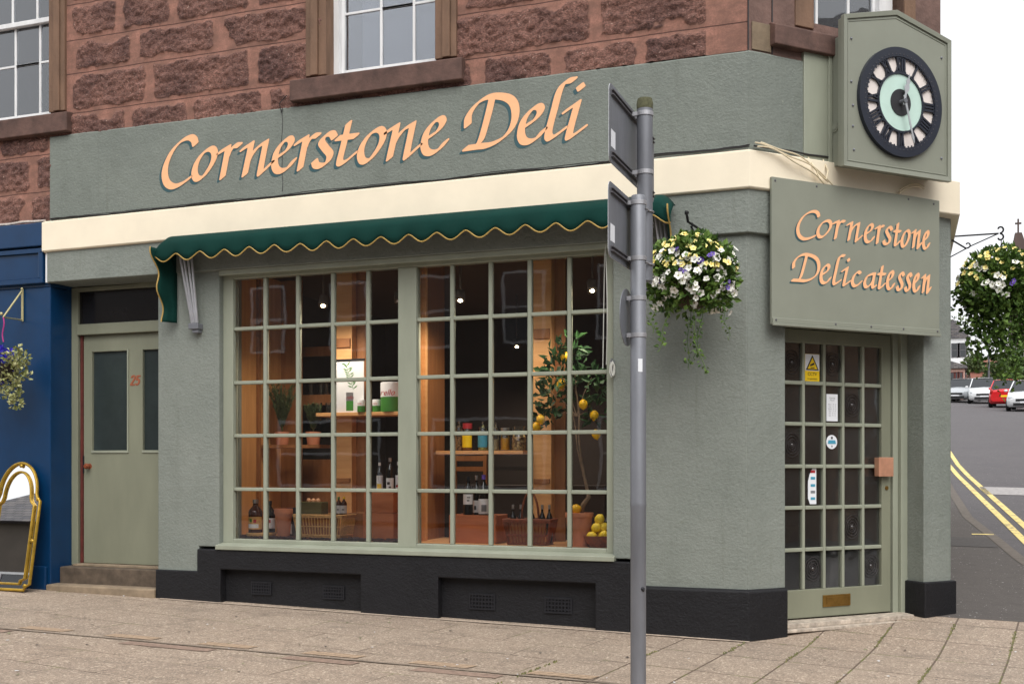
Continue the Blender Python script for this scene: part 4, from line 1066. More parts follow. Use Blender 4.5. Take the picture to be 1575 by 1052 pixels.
m_ = MB(); m_.tube([Vector(vs[i*6+5])+Vector((0, -.003, 0)) for i in range(n+1)], .0055, 5); m_.build('valance_braid', M['braid'], AW, smooth=True)
# hanging end wings
for sx_, xw in ((-1, ax0+.02), (1, ax1-.02)):
    m_ = MB(); vs = []; fs = []; N = 26; ed = []
    for i in range(N+1):
        t = i/N; z = 3.085-.61*t
        dep = .30-.17*t**.9+.034*math.sin(t*2*math.pi*2.1+.4)*(1-.3*t)
        for k in range(5):
            q = k/4; vs.append((AWc(xw)+.015*math.sin(q*7+t*3)*(.3+q)*.6+(.065 if sx_ < 0 else -.03)*(1-q), -.03-(dep-.03)*q, z-3.2))
        ed.append(Vector(vs[-1]))
    for i in range(N):
        for k in range(4): a = i*5+k; fs.append((a, a+1, a+6, a+5))
    m_.add(vs, fs); o = m_.build('end_wing', M['canvas'], AW, smooth=True, fix=False)
    sd = o.modifiers.new('thickness', 'SOLIDIFY'); sd.thickness = .003
    m_ = MB(); m_.tube(ed, .006, 5); m_.build('wing_braid', M['braid'], AW, smooth=True)
# folded arms
for xa in (-4.72, -.63):
    m_ = MB()
    xx = AWc(xa)
    for d1, d2, r in ((.015, .055, .011), (.04, .075, .010), (.070, .095, .010), (.098, .112, .010)):
        m_.tube([(xx+d1-.02, -.16+d1*.6, -.13), (xx+d2, -.055, -.735)], r, 8)
    m_.build('folding_arm', M['steel'], AW, smooth=True)
    m_ = MB(); m_.box(xx+.03, xx+.13, -.075, -.001, -.79, -.74); m_.box(xx+.06, xx+.12, -.06, -.001, -.82, -.79); m_.build('arm_bracket', M['galv'], AW, bevel=.006)
m_ = MB(); m_.cyl((AWc(ax0+.05), -.075, -.045), (AWc(ax1-.05), -.075, -.045), .026, 14); m_.build('roller', M['galv_dark'], AW, smooth=True)
m_ = MB(); m_.cyl((AWc(ax0+.14), yo+.03, -.085), (AWc(ax1-.12), yo+.03, -.085), .013, 10); m_.build('front_bar', M['steel'], AW, smooth=True)

# cord and cleat beside the window
CD = thing('pull_cord', 'white awning cord wound on a cleat at the right edge of the window', 'cord', (-1.0, -.0, 1.98))
m_ = MB()
m_.tube([(-.055+.0*t, .03-.06*t, .98-.99*t) for t in lin(0, 1, 20)], .0035, 5); m_.tube([(-.045+.05*math.sin(t*2.8)*.6, -.05*math.sin(t*3.14)-.006, .98-.96*t) for t in lin(0, 1, 20)], .0035, 5)
for k in range(5):
    m_.tube([(.012+.012*math.cos(a)+.003*k, -.018-.003*k, .0+.045*math.sin(a)-.005*k) for a in lin(0, 6.2, 14)], .0045, 5)
m_.tube([(.0, -.02, .02), (-.004, -.024, -.04), (.012, -.02, -.075)], .005, 5)
m_.build('cord', M['cord'], CD, smooth=True)
m_ = MB(); m_.box(-.006, .026, -.012, -.001, -.05, .05); m_.tube([(.01, -.02, -.065), (.01, -.012, 0), (.01, -.02, .065)], .007, 6); m_.build('cleat', M['galv'], CD)

# ================================================================== blue shopfront to the left
BS = thing('blue_shopfront', 'dark blue painted shopfront pier beside the side door', 'shopfront', (-8.0, 0, .12))
o8 = 8.0
m_ = MB(); m_.box(-9.6+o8, BL-.0005+o8, 0, .30, -.4, 2.75); m_.box(-9.6+o8, BL-.0005+o8, 0, .30, 2.7505, 3.335); m_.build('pier', M['blue'], BS, bevel=.008)
for z_ in (0,):
    m_ = MB(); m_.box(-9.6+o8, BL-.03+o8, -.035, -.0005, -.3, .22); m_.build('pier_base', M['blue'], BS, bevel=.01)
m_ = MB(); m_.box(-9.6+o8, BL-.045+o8, -.06, -.0005, 3.115, 3.325)
m_.build('fascia', M['blue'], BS, bevel=.008)
m_ = MB(); zf0, zf1 = 2.78, 3.10
m_.box(-9.6+o8, BL-.05+o8, -.045, -.0005, zf0, zf0+.045); m_.box(-9.6+o8, BL-.05+o8, -.045, -.0005, zf1-.035, zf1); m_.box(BL-.105+o8, BL-.05+o8, -.045, -.0005, zf0+.045, zf1-.035); m_.box(-9.6+o8, BL-.105+o8, -.022, -.0005, zf0+.045, zf1-.035)
m_.build('panel_moulding', M['blue'], BS, bevel=.008)
m_ = MB(); m_.box(BL-.030+o8, BL-.006+o8, -.03, -.0005, 2.785, 3.09); m_.build('white_fillet', M['white'], BS)
m_ = MB(); m_.tube([(x+o8, -.035, 3.345+.012*noise.noise(Vector((x*5, 0, 0)))) for x in lin(-9, BL-.03, 40)], .012, 6); m_.build('mortar_fillet', mat_plain('rough_white_mortar', S(190,180,172), .9, var=.3, vscale=30), BS)

# ================================================================== traffic pole seen from behind
PX, PY = -.307, -2.078; pz0 = gz(PX, PY)
PO = thing('sign_pole', 'grey steel pole in front of the shop carrying traffic plates seen from behind', 'sign pole', (PX, PY, pz0))
def pz(z): return z-pz0
m_ = MB(); m_.lathe([(.042, 0), (.042, pz(1.02)), (.044, pz(1.03)), (.044, pz(1.05)), (.0425, pz(1.06)), (.0425, pz(2.70)), (.036, pz(2.712)), (0, pz(2.716))], n=28); m_.build('post', M['galv'], PO, smooth=True)
ex, ey = .016, .089
m_ = MB(); m_.lathe([(0, pz(2.26)), (.043, pz(2.262)), (.043, pz(3.225)), (0, pz(3.226))], c=(ex, ey, 0), n=24); m_.build('extension_tube', M['galv'], PO, smooth=True)
m_ = MB(); m_.lathe([(.044, pz(3.205)), (.046, pz(3.236)), (.040, pz(3.262)), (.0, pz(3.268))], c=(ex, ey, 0), n=20); m_.build('mossy_cap', mat_plain('mossy_cap', S(84,84,60), .9, var=.3, vscale=60), PO, smooth=True)
def plate(cx, cy, z0, z1, y0, y1, yaw):
    m = MB(); r = .04; pts = []
    for (yy, zz, a0) in ((y1-r, z1-r, 0), (y0+r, z1-r, 90), (y0+r, z0+r, 180), (y1-r, z0+r, 270)):
        for k in range(5): a = R_(a0+k*22.5); pts.append((yy+r*math.cos(a), zz+r*math.sin(a)))
    m.prism(pts, -.0015, .0015, plane='yz'); m.v = [(x+cx, y_, z_) for x, y_, z_ in m.v]
    o = m.build('plate', M['galv'], PO, rz=yaw)
    f = MB(); f.prism(pts, -.0035, -.0020, plane='yz'); f.v = [(x+cx, y_, z_) for x, y_, z_ in f.v]; f.build('plate_face', M['paper'], o)
    for zz in (z0+.045, z1-.045):
        c = MB(); c.box(cx+.002, cx+.016, y0+.03, y1-.03, zz-.014, zz-.008); c.box(cx+.002, cx+.016, y0+.03, y1-.03, zz+.008, zz+.014); c.box(cx+.002, cx+.006, y0+.03, y1-.03, zz-.008, zz+.008)
        c.build('stiffening_channel', M['galv_dark'], o)
    c = MB(); c.box(cx+.0018, cx+.003, y0+.03, y0+.11, z0+.085, z0+.175); c.build('maker_label', M['paper'], o)
    return o
plate(-.062, 0, pz(2.812), pz(3.222), -.36, .62, R_(-1))
plate(-.064, 0, pz(2.325), pz(2.716), -.365, .60, R_(-1))
m_ = MB(); m_.prism([(.155*math.cos(a)-.0, .155*math.sin(a)) for a in lin(0, 2*math.pi, 36)[:-1]], -.066, -.062, plane='yz'); m_.v = [(x, y_, z_+pz(2.055)) for x, y_, z_ in m_.v]; dsk = m_.build('round_plate', M['galv'], PO)
def clip(z, cx=0, cy=0, r=.046, to=-.058):
    m = MB()
    pts = [(cx+r*math.cos(a), cy+r*math.sin(a)) for a in lin(R_(-150), R_(150), 22)]
    inner = [(cx+(r-.004)*math.cos(a), cy+(r-.004)*math.sin(a)) for a in lin(R_(150), R_(-150), 22)]
    m.prism(pts+inner, z-.012, z+.012, plane='xy')
    m.box(to, cx-.03, cy-.032, cy-.022, z-.011, z+.011); m.box(to, cx-.03, cy+.022, cy+.032, z-.011, z+.011)
    m.build('pipe_clip', mat_clip, PO, bevel=.001, seg=1)
mat_clip = mat_plain('bright_steel_clip', S(168,168,172), .4, .5, var=.1)
for z_ in (pz(2.857), pz(3.177)): clip(z_, ex, ey, .047)
for z_ in (pz(2.370), pz(2.671)): clip(z_)
for z_ in (pz(1.955), pz(2.155)): clip(z_)
for z_ in (pz(2.64), pz(2.35)):
    m_ = MB(); m_.tube([(-.046*math.cos(a)+(.0 if a < 0 else 0), .046*math.sin(a)*1.0, z_) for a in lin(R_(60), R_(200), 10)]+[(ex+.048*math.cos(a), ey+.048*math.sin(a), z_) for a in lin(R_(-50), R_(120), 10)], .005, 6); m_.build('band', mat_clip, PO)
m_ = MB(); a_ = R_(-62)
m_.box(-.012, .012, 0, .0012, pz(1.755), pz(1.825)); m_.xf(Matrix.Translation((.0432*math.cos(a_), .0432*math.sin(a_), 0)) @ Matrix.Rotation(a_+R_(90), 4, 'Z')); m_.build('torn_sticker', M['paper'], PO)
m_ = MB(); m_.ball((.0405*math.cos(R_(-40)), .0405*math.sin(R_(-40)), pz(.585)), .012, 10, jit=.3); m_.build('paint_chip', M['black'], PO)
m_ = MB(); m_.lathe([(.075, 0), (.07, .015), (.045, .03)], n=20); m_.build('base_collar', M['galv_dark'], PO)
# ================================================================== shop interior (part of the building)
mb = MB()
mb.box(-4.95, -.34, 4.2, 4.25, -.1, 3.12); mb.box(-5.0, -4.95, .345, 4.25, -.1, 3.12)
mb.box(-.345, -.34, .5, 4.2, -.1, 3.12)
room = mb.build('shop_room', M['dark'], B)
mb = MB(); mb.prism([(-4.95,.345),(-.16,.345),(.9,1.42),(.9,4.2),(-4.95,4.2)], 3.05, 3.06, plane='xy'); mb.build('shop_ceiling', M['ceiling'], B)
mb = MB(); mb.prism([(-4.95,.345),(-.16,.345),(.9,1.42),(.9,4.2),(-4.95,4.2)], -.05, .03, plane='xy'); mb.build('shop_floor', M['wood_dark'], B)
# display ledge
mb = MB(); mb.box(-4.62, -.87, .1405, .95, .560, .621); mb.box(-4.62, -.87, .92, .95, .0, .559); mb.build('display_ledge', M['wood_shelf'], B, bevel=.004)
# side linings and the panel behind the mullion
WD = thing('window_joinery', 'orange timber panels and posts lining the inside of the shop window', 'joinery', (-2.7, .5, .622))
wx = lambda x: x+2.7
wy = lambda y: y-.5
wz = lambda z: z-.622
def jb(x0, x1, y0, y1, z0, z1, name, mat, bevel=.003):
    m = MB(); m.box(wx(x0), wx(x1), wy(y0), wy(y1), wz(z0), wz(z1)); return m.build(name, M[mat] if isinstance(mat, str) else mat, WD, bevel=bevel)
jb(-4.56, -4.52, .15, 1.15, .622, 3.0, 'lining_panel', 'wood')
jb(-4.519, -4.49, .16, .20, .622, 3.0, 'lining_batten', 'wood_shelf')
jb(-4.519, -4.49, .70, .74, .622, 3.0, 'lining_batten', 'wood_dark')
jb(-4.519, -4.3, 1.12, 1.15, .622, 3.0, 'back_panel', 'wood_dark')
jb(-2.79, -2.755, .15, .50, .622, 3.0, 'divider_panel', 'wood')
jb(-2.754, -2.715, .46, .50, .622, 3.0, 'divider_post', 'wood_shelf')
jb(-2.79, -2.755, .505, .95, .622, 3.0, 'divider_panel', 'wood_dark')
for xa, xb, yy in ((AX(517, .75), AX(541, .75), .75), (AX(820, .7), AX(848, .7), .70)):
    jb(xa, xb, yy, yy+.09, .622, 3.0, 'post', 'wood_shelf', .004)
    jb(xa+.002, xb+.09, yy+.095, yy+.12, .622, 3.0, 'post_backing', 'wood_dark')
    jb(xa+.01, xb-.01, yy-.02, yy-.0005, 2.30, 2.38, 'hinge_block', 'wood_dark')
    jb(xa+.01, xb-.01, yy-.02, yy-.0005, 1.10, 1.14, 'hinge_block', 'wood_dark')
# dresser seen deeper in the shop, left
DR = thing('dresser', 'tall brown glass fronted dresser behind the left half of the window', 'dresser', (-4.2, 1.35, .03))
m_ = MB(); X0_, X1_ = AX(412, 1.3)+4.2, AX(516, 1.3)+4.2
wall_grid(m_, [X0_-.25, X0_+.21, X1_], [0, 1.25, 1.28, 1.80, 1.90, 2.27, 2.36], lambda x, z: not (x > X0_+.21 and (1.28 < z < 1.80 or 1.90 < z < 2.27)), -.03, .0)
m_.build('front_frame', M['wood_dark'], DR, bevel=.004)
m_ = MB(); m_.box(X0_-.25, X1_, .38, .40, 0, 2.36); m_.box(X0_-.25, X0_-.23, .001, .379, 0, 2.36); m_.box(X0_-.229, X1_, .001, .379, 1.82, 1.85); m_.box(X0_-.229, X1_, .001, .379, 1.22, 1.245); m_.build('carcass', M['dark'], DR)
ORD = ['leftmost', 'second from left', 'third from left', 'fourth from left', 'fifth from left']
def glassware(x, y, z, n, sp, h, r, label, group=None):
    for i in range(n):
        m = MB(); m.lathe([(r*.8, 0), (r, h*.9), (r, h), (r-.003, h), (r-.003, .01), (0, .01)], n=12)
        o = m.build('drinking_glass', M['jar'], None, smooth=True); o.location = (x+i*sp, y+(.05 if i % 2 else 0), z); tag(o, ORD[i]+' '+label, 'glass', group)
glassware(-4.37, 1.42, 1.885, 5, .085, .16, .033, 'clear drinking glass on the upper dresser shelf', 'glasses on the upper dresser shelf')
glassware(AX(492, 1.0), .98, 1.66, 4, .075, .17, .03, 'clear tumbler on the shelf left of the olive poster', 'tumblers left of the olive poster')

# shelf with poster and tins, left half
SY = .62
def zpx(px, py, Y): return AZ(px, py, Y)
shz = zpx(560, 634, SY)
m_ = MB(); m_.box(AX(490, SY), XA-.02, SY-.05, SY+.20, shz-.032, shz-.0005)
o = m_.build('tin_shelf', M['wood_shelf'], None, bevel=.003); tag(o, 'orange timber shelf carrying the olive poster and green tins', 'shelf')
PS = thing('olive_poster', 'white framed poster of an olive sprig above tins on the window shelf', 'poster', (AX(538, SY-.02), SY-.02, shz))
pw = AX(560, SY-.02)-AX(517, SY-.02); ph = zpx(538, 556, SY)-shz
m_ = MB(); m_.box(-pw/2, pw/2, 0, .008, 0, ph); m_.build('print', M['paper'], PS)
m_ = MB(); m_.box(-pw/2-.006, pw/2+.006, -.004, .012, ph+.0005, ph+.02); m_.build('top_rail', M['black'], PS)
m_ = MB(); rnd = random.Random(2)
stem = [(-.035, .415), (-.01, .34), (.012, .27), (.035, .20)]
for i in range(len(stem)-1):
    m_.add([(stem[i][0]-.002, -.001, stem[i][1]), (stem[i][0]+.002, -.001, stem[i][1]), (stem[i+1][0]+.002, -.001, stem[i+1][1]), (stem[i+1][0]-.002, -.001, stem[i+1][1])], [(0,1,2,3)])
for i in range(18):
    t = i/17*.98; k = min(2, int(t*3)); f = t*3-k; x = stem[k][0]+(stem[k+1][0]-stem[k][0])*f; z = stem[k][1]+(stem[k+1][1]-stem[k][1])*f; a = R_(35 if i % 2 else 145)+rnd.uniform(-.3, .3); l = .055
    cx, cz = x+math.cos(a)*l/2, z+math.sin(a)*l/2
    m_.add([(x, -.0012, z), (cx-math.sin(a)*.006, -.0012, cz+math.cos(a)*.006), (x+math.cos(a)*l, -.0012, z+math.sin(a)*l), (cx+math.sin(a)*.006, -.0012, cz-math.cos(a)*.006)], [(0,1,2,3)])
m_.build('printed_sprig', M['green_ink'], PS, fix=False)
m_ = MB(); m_.box(-.035, .035, -.0015, -.0003, .015, .10); m_.build('printed_tin', M['green_ink'], PS)
m_ = MB(); m_.box(-.035, .035, -.0016, -.0004, .1005, .175); m_.build('printed_tin_top', M['silver'], PS)
text_mesh('rello', .038, 'printed_word', M['red_ink'], PS, (0, -.002, .118), (R_(90), 0, 0), shear=.3)
def can(x, y, z, r, h, lab, frac=.55, txt=None, ts=.03):
    t = thing('olive_tin', lab, 'tin', (x, y, z), 0)
    m = MB(); m.lathe([(0, 0), (r, 0), (r, h*frac)], n=28); m.build('green_band', M['green_ink'], t, smooth=True)
    m = MB(); m.lathe([(r, h*frac), (r, h-.004), (r*.96, h), (0, h)], n=28); m.build('white_band', M['paper'], t, smooth=True)
    if txt: text_mesh(txt, ts, 'word', M['red_ink'], t, (0, -r-.002, h*frac+.012), (R_(90), 0, 0), shear=.3)
    return t
can(AX(556, SY-.05)-.005, SY-.045, shz, .034, .105, 'small green and white tin standing in front of the olive poster', .5, 'rello', .024)
can(AX(577, SY), SY+.03, shz, .038, .11, 'small green and white tin left of the large green tin', .5, 'rello', .024)
r_ = (AX(618, SY)-AX(584, SY))/2
can(AX(601, SY), SY+.04, shz, r_, zpx(601, 588, SY)-shz, 'large green tin with white top and red word on the window shelf', .5, 'rello', .075)

# ---------------- things on the ledge, left half
ZL = .6215
def bottle_mesh(t, r, h, mat, neck=.3, capm='black', label=None, lz=(.12, .45), shoulders=.12):
    m = MB(); rn = r*.36; m.lathe([(0, 0), (r, 0), (r, h*(.62)), (r*.9, h*.68), (rn*1.15, h*(.68+shoulders)), (rn, h*.84), (rn, h*.92), (0, h*.92)], n=20); m.build('glass_body', M[mat], t, smooth=True)
    m = MB(); m.lathe([(rn*1.12, h*.885), (rn*1.15, h), (0, h)], n=14); m.build('cap', M[capm], t, smooth=True)
    if label:
        m = MB(); a0, a1 = R_(185), R_(355); P = [((r+.0012)*math.cos(a), (r+.0012)*math.sin(a)) for a in lin(a0, a1, 14)]
        vs = [(x, y, h*z) for z in lz for x, y in P]; m.add(vs, [(i, i+1, i+16, i+15) for i in range(14)]); m.build('label', M[label[0]], t, fix=False)
        for mm, x0, x1, z0, z1 in label[1:]:
            m = MB(); vs = []
            n = 5
            for z in (z0, z1):
                for i in range(n+1):
                    a = R_(270)+(x0+(x1-x0)*i/n); vs.append(((r+.0022)*math.cos(a), (r+.0022)*math.sin(a), h*z))
            m.add(vs, [(i, i+1, i+n+2, i+n+1) for i in range(n)]); m.build('label_print', M[mm], t, fix=False)
def bottle(px, pyb, pyt, wpx, Y, label_txt, mat='bottle', **k):
    z0 = k.pop('z', None); x = AX(px, Y); zb_ = ZL if z0 is None else z0; h = zpx(px, pyt, Y)-zb_; r = (AX(px+wpx/2, Y)-AX(px-wpx/2, Y))/2*.93
    t = thing('bottle', label_txt, 'bottle', (x, Y, zb_), R_(random.uniform(-12, 12)+20), k.pop('group', None)); bottle_mesh(t, r, h, mat, **k); return t
YB = .30
bx = AX(400, YB)
m_ = MB(); m_.lathe([(0, 0), (.125, 0), (.13, .01), (.13, .028), (0, .03)], n=32); o = m_.build('round_board', M['straw'], None, bevel=.003); o.location = (bx, YB+.02, ZL+.018); tag(o, 'round pale wooden board under two bottles at the left of the window', 'board')
bottle(393, 816, 768, 20, YB, 'squat clear brown bottle with a cream label and silver stopper on the round board', 'bottle_brown', z=ZL+.049, capm='silver', label=('straw', ('red_ink', .1, .5, .30, .40), ('green_ink', -.5, -.1, .32, .42), ('paper', -.8, .8, .14, .26)), lz=(.10, .48))
bottle(415, 812, 770, 15, YB+.08, 'dark bottle with a white label beside the squat brown bottle', z=ZL+.049, label=('paper', ('red_ink', -.2, .3, .3, .4)))
def pot(name, x, y, z, rt, rb, h, lab, cat='pot', rim=.03, par=None, nm='pot'):
    m = MB(); m.lathe([(0, 0), (rb, 0), (rt*.965, h-rim-.001), (rt*.965, h-rim), (rt*1.06, h-rim), (rt*1.06, h-.005), (rt*1.04, h), (rt*.93, h), (rt*.90, h-.02), (0, h-.022)], n=36)
    o = m.build(nm, M['terracotta'], par, smooth=True); o.location = (x, y, z)
    if not par: tag(o, lab, cat)
    return o
pot('p', AX(436, .36), .36, ZL, .076, .050, zpx(436, 782, .36)-ZL, 'tall narrow terracotta pot left of the wicker hamper', nm='terracotta_pot', rim=.045)
t = thing('gift_box', 'slim blue black boxed bottle behind the tall terracotta pot', 'box', (AX(449, .48), .48, ZL))
m_ = MB(); m_.box(-.032, .032, -.03, .03, 0, .26); m_.build('carton', M['navy'], t, bevel=.002); m_ = MB(); m_.box(-.02, .02, -.0315, -.0302, .03, .12); m_.build('label', M['paper'], t)
# pale wicker hamper
def wicker_box(name, label, cat, x0, x1, y0, y1, z0, h, mat, flare=.03, n=26, band=True, grp=None):
    t = thing(name, label, cat, ((x0+x1)/2, (y0+y1)/2, z0)); w2, d2 = (x1-x0)/2, (y1-y0)/2
    m = MB()
    def pt(u, k):   # around the rim
        s_ = 1-flare*(1-k)/max(w2, .01)
        P = [(-w2, -d2), (w2, -d2), (w2, d2), (-w2, d2)]; i = int(u) % 4; f = u-int(u); a, b = P[i], P[(i+1) % 4]
        return ((a[0]+(b[0]-a[0])*f)*s_, (a[1]+(b[1]-a[1])*f)*s_)
    for i in range(n*4):
        u = i/n; x, y = pt(u, 0); X, Y = pt(u, 1); m.tube([(x, y, 0), (X, Y, h)], .0048, 5)
    m.build('stakes', M[mat], t, smooth=True)
    m = MB()
    for z in ([0.006, .02, h*.5, h-.012, h] if band else [0.006, h*.36, h*.40, h-.02, h-.008, h]):
        m.tube([(*pt(u, z/h), z) for u in lin(0, 4, 40)[:-1]], .0085 if z > h*.9 or z < .03 else .005, 6, closed=True)
    m.build('rim', M[mat], t, smooth=True)
    s_ = 1-flare/w2
    m = MB(); m.box(-w2*s_+.01, w2*s_-.01, -d2*s_+.01, d2*s_-.01, .004, .010); m.build('base', M[mat], t)
    m = MB(); m.box(-w2*s_+.012, w2*s_-.012, -d2*s_+.014, -d2*s_+.017, .012, h*.92); m.build('backing', M['wood_dark'], t)
    return t
hx0, hx1 = AX(452, .25), AX(527, .25)
wicker_box('wicker_hamper', 'pale woven willow hamper on dark beans in the left window', 'hamper', hx0, hx1, .24, .52, ZL+.018, .19, 'straw', n=16)
bzt = ZL+.018+.195
eb = thing('egg_box', 'olive green box of eggs standing on the willow hamper', 'egg box', (AX(483, .36), .36, bzt))
m_ = MB(); wall_grid(m_, [-.105, -.1, .1, .105], [0, .005, .105], lambda x, z: True, -.06, .06); m_.build('carton', mat_plain('olive_card', S(108,102,62), .7, var=.15), eb, bevel=.003)
for i in range(3):
    m_ = MB(); m_.ball((-.045+.045*i, -.01, .112), .021, 12, sz=1.2); m_.build('egg', mat_plain('egg_shell', S(222,168,128), .5, var=.05), eb, smooth=True)
for i, px in enumerate((521, 529)):
    bottle(px, 787, 764, 8.5, .36, ('left' if i == 0 else 'right')+' small orange bottle of the white labelled pair on the hamper', 'bottle_brown', z=bzt, capm='yellow_sign' if i else 'green_ink', label=('paper', ('grey_ink', -.4, .4, .25, .32)), lz=(.08, .52))
def crate(x0, x1, y0, y1, z0, z1, lab, mat='wood_red', nm='wooden_crate', rim=.014):
    t = thing(nm, lab, 'crate', ((x0+x1)/2, (y0+y1)/2, z0)); w2, d2, h = (x1-x0)/2, (y1-y0)/2, z1-z0
    m = MB(); m.box(-w2, w2, -d2, -d2+rim, 0, h); m.box(-w2, w2, d2-rim, d2, 0, h); m.build('long_side', M[mat], t, bevel=.003)
    m = MB(); m.box(-w2, -w2+rim, -d2+rim+.0005, d2-rim-.0005, 0, h-.001); m.box(w2-rim, w2, -d2+rim+.0005, d2-rim-.0005, 0, h-.001); m.build('end', M[mat], t, bevel=.003)
    m = MB(); m.box(-w2+rim, w2-rim, -d2+rim, d2-rim, .002, .012); m.build('bottom', M[mat], t)
    return t
crate(AX(531, .5), AX(560, .5), .48, .72, ZL, zpx(545, 789, .5), 'dark brown wooden crate behind the right end of the hamper', 'wood_dark')
cz1 = zpx(580, 789, .34)
crate(AX(560, .36), AX(607, .36), .34, .60, ZL, cz1, 'reddish wooden crate at the bottom of the stack of two')
cz2 = zpx(580, 758, .34)
crate(AX(560, .36)+.005, AX(607, .36)-.005, .345, .595, cz1+.004, cz2, 'reddish wooden crate on top of the stack of two')
zc2 = cz2+.0
m_ = MB(); m_.box(AX(562, .36), AX(605, .36), .35, .59, cz2+.0005, cz2+.012); o = m_.build('thin_board', M['wood_red'], None); tag(o, 'thin reddish board lying on the upper crate', 'board')
bottle(584, 750, 711, 9, .42, 'clear bottle with white cap and yellow label on the stacked crates', 'bottle', z=cz2+.013, capm='paper', label=('paper', ('yellow_sign', -.9, .6, .08, .26)), lz=(.05, .55))
bottle(600, 750, 704, 11, .40, 'tall dark bottle with a black and white label between two bottles on the crates', 'bottle', z=cz2+.013, capm='silver', label=('paper', ('dark_ink', -.6, .2, .2, .28), ('dark_ink', -.1, .5, .1, .15)), lz=(.04, .40))
bottle(612.5, 750, 710, 8, .42, 'bottle with white cap and red stripe label beside the mullion', 'bottle', z=cz2+.013, capm='paper', label=('paper', ('red_ink', -.9, .2, .14, .22)), lz=(.05, .55))
# dark beans spread along the front of the ledge
def beans():
    m = MB(); rnd = random.Random(11)
    for i in range(1500):
        x = rnd.uniform(-4.48, XA-.01); y = rnd.uniform(.145, .40); s_ = rnd.uniform(.010, .016)
        m.ball((x, y, ZL+.006+rnd.random()*.012), s_, 6, sz=.6, mi=rnd.choice([0, 0, 1]))
    o = m.build('bean_layer', [mat_plain('dark_bean', S(34,26,34), .5, var=.2), mat_plain('purple_bean', S(70,44,50), .5)], None, fix=False, smooth=True); tag(o, 'dark beans spread along the bottom of the left window', 'beans', kind='stuff')
beans()
# bushy herbs
def leafball(m, c, R, n, ls, lw, droop=.3, rnd=random, sx=1, sy=1, sz=1, mi=0, shell=.45, up=.3, bot=-1.0):
    for i in range(n):
        while True:
            d = Vector((rnd.gauss(0, 1), rnd.gauss(0, 1), rnd.gauss(0, 1))).normalized()
            if d.z > bot: break
        rr = R*(shell+(1-shell)*rnd.random()**.5)*(1+.22*noise.noise(d*2.3+Vector((R*9, c[0], 0)))); p = Vector((c[0]+d.x*rr*sx, c[1]+d.y*rr*sy, c[2]+d.z*rr*sz))
        a = (d+Vector((rnd.uniform(-.8, .8), rnd.uniform(-.8, .8), rnd.uniform(-.8, .8)+up))).normalized()
        s_ = a.cross(Vector((rnd.uniform(-1, 1), rnd.uniform(-1, 1), rnd.uniform(-1, 1)))).normalized(); nn = a.cross(s_)
        L = ls*rnd.uniform(.6, 1.3); W_ = lw*rnd.uniform(.7, 1.2)
        m.add([p, p+a*L*.5+s_*W_+nn*L*.08, p+a*L-nn*L*droop*.3, p+a*L*.5-s_*W_+nn*L*.08], [(0,1,2,3)], mi)
def herb(px, pyb, pyt, Y, lab, pot_r=.07):
    x = AX(px, Y); z0 = zpx(px, pyb, Y); h = zpx(px, pyt, Y)-z0
    t = thing('potted_herb', lab, 'herb', (x, Y, z0)); rnd = random.Random(px)
    m = MB()
    for k in range(90):
        a = rnd.uniform(0, 6.28); lean = rnd.uniform(.02, .8); hh = h*rnd.uniform(.5, 1.05)
        pts = [Vector((math.cos(a)*lean*hh*.55*s_**1.3, math.sin(a)*lean*hh*.55*s_**1.3, hh*s_)) for s_ in lin(0, 1, 7)]
        m.tube(pts, .0016, 4)
        for q in range(40):
            s_ = rnd.uniform(.12, 1); i = min(6, int(s_*7)); p = pts[i].lerp(pts[min(7, i+1)], s_*7-i)
            b_ = rnd.uniform(0, 6.28); d = Vector((math.cos(b_), math.sin(b_), .8)).normalized(); e_ = d.cross(Vector((0, 0, 1))).normalized()*.0030
            L = rnd.uniform(.022, .042); m.add([p-e_, p+d*L*.6-e_, p+d*L, p+d*L*.6+e_, p+e_], [(0,1,2,3,4)])
    m.build('foliage', M['leaf_herb'], t, fix=False)
    m = MB(); m.lathe([(0, -.12), (pot_r*.75, -.12), (pot_r, -.005), (pot_r, 0), (0, 0)], n=20); m.build('pot', M['terracotta'], t, smooth=True)
    return t
hs_y = .85
m_ = MB(); zh = zpx(440, 664, hs_y)-.121; m_.box(AX(400, hs_y), AX(500, hs_y), hs_y-.1, hs_y+.12, zh-.03, zh-.0005); o = m_.build('herb_shelf', M['wood_dark'], None); tag(o, 'brown shelf behind the window carrying the two bushy herbs', 'shelf')
herb(434, 664, 588, hs_y, 'tall bushy rosemary plant in the second column of the left window')
herb(482, 664, 622, hs_y, 'low bushy rosemary plant left of the shelf post')

# ---------------- right half
s2Y = .66; s2z = zpx(740, 693, s2Y)
m_ = MB(); m_.box(AX(674, s2Y), AX(808, s2Y), s2Y-.06, s2Y+.16, s2z-.03, s2z-.0005); o = m_.build('jar_shelf', M['wood_shelf'], None, bevel=.003); tag(o, 'orange timber shelf carrying glass jars in the right window', 'shelf')
FR = thing('slatted_frame', 'brown wooden frame standing behind the wine bottles', 'frame', (AX(722, 1.0), 1.0, ZL-.55))
w1_ = AX(752, 1.0)-AX(700, 1.0); top_ = zpx(720, 700, 1.0)-(ZL-.55)
m_ = MB(); m_.box(-w1_/2, -w1_/2+.03, 0, .03, 0, top_); m_.box(w1_/2-.03, w1_/2, 0, .03, 0, top_); m_.build('upright', M['wood_dark'], FR)
m_ = MB(); m_.box(-w1_/2+.031, w1_/2-.031, .002, .028, top_-.05, top_-.005); m_.box(-w1_/2+.031, w1_/2-.031, .002, .028, top_-.14, top_-.10); m_.build('rail', M['wood_dark'], FR)
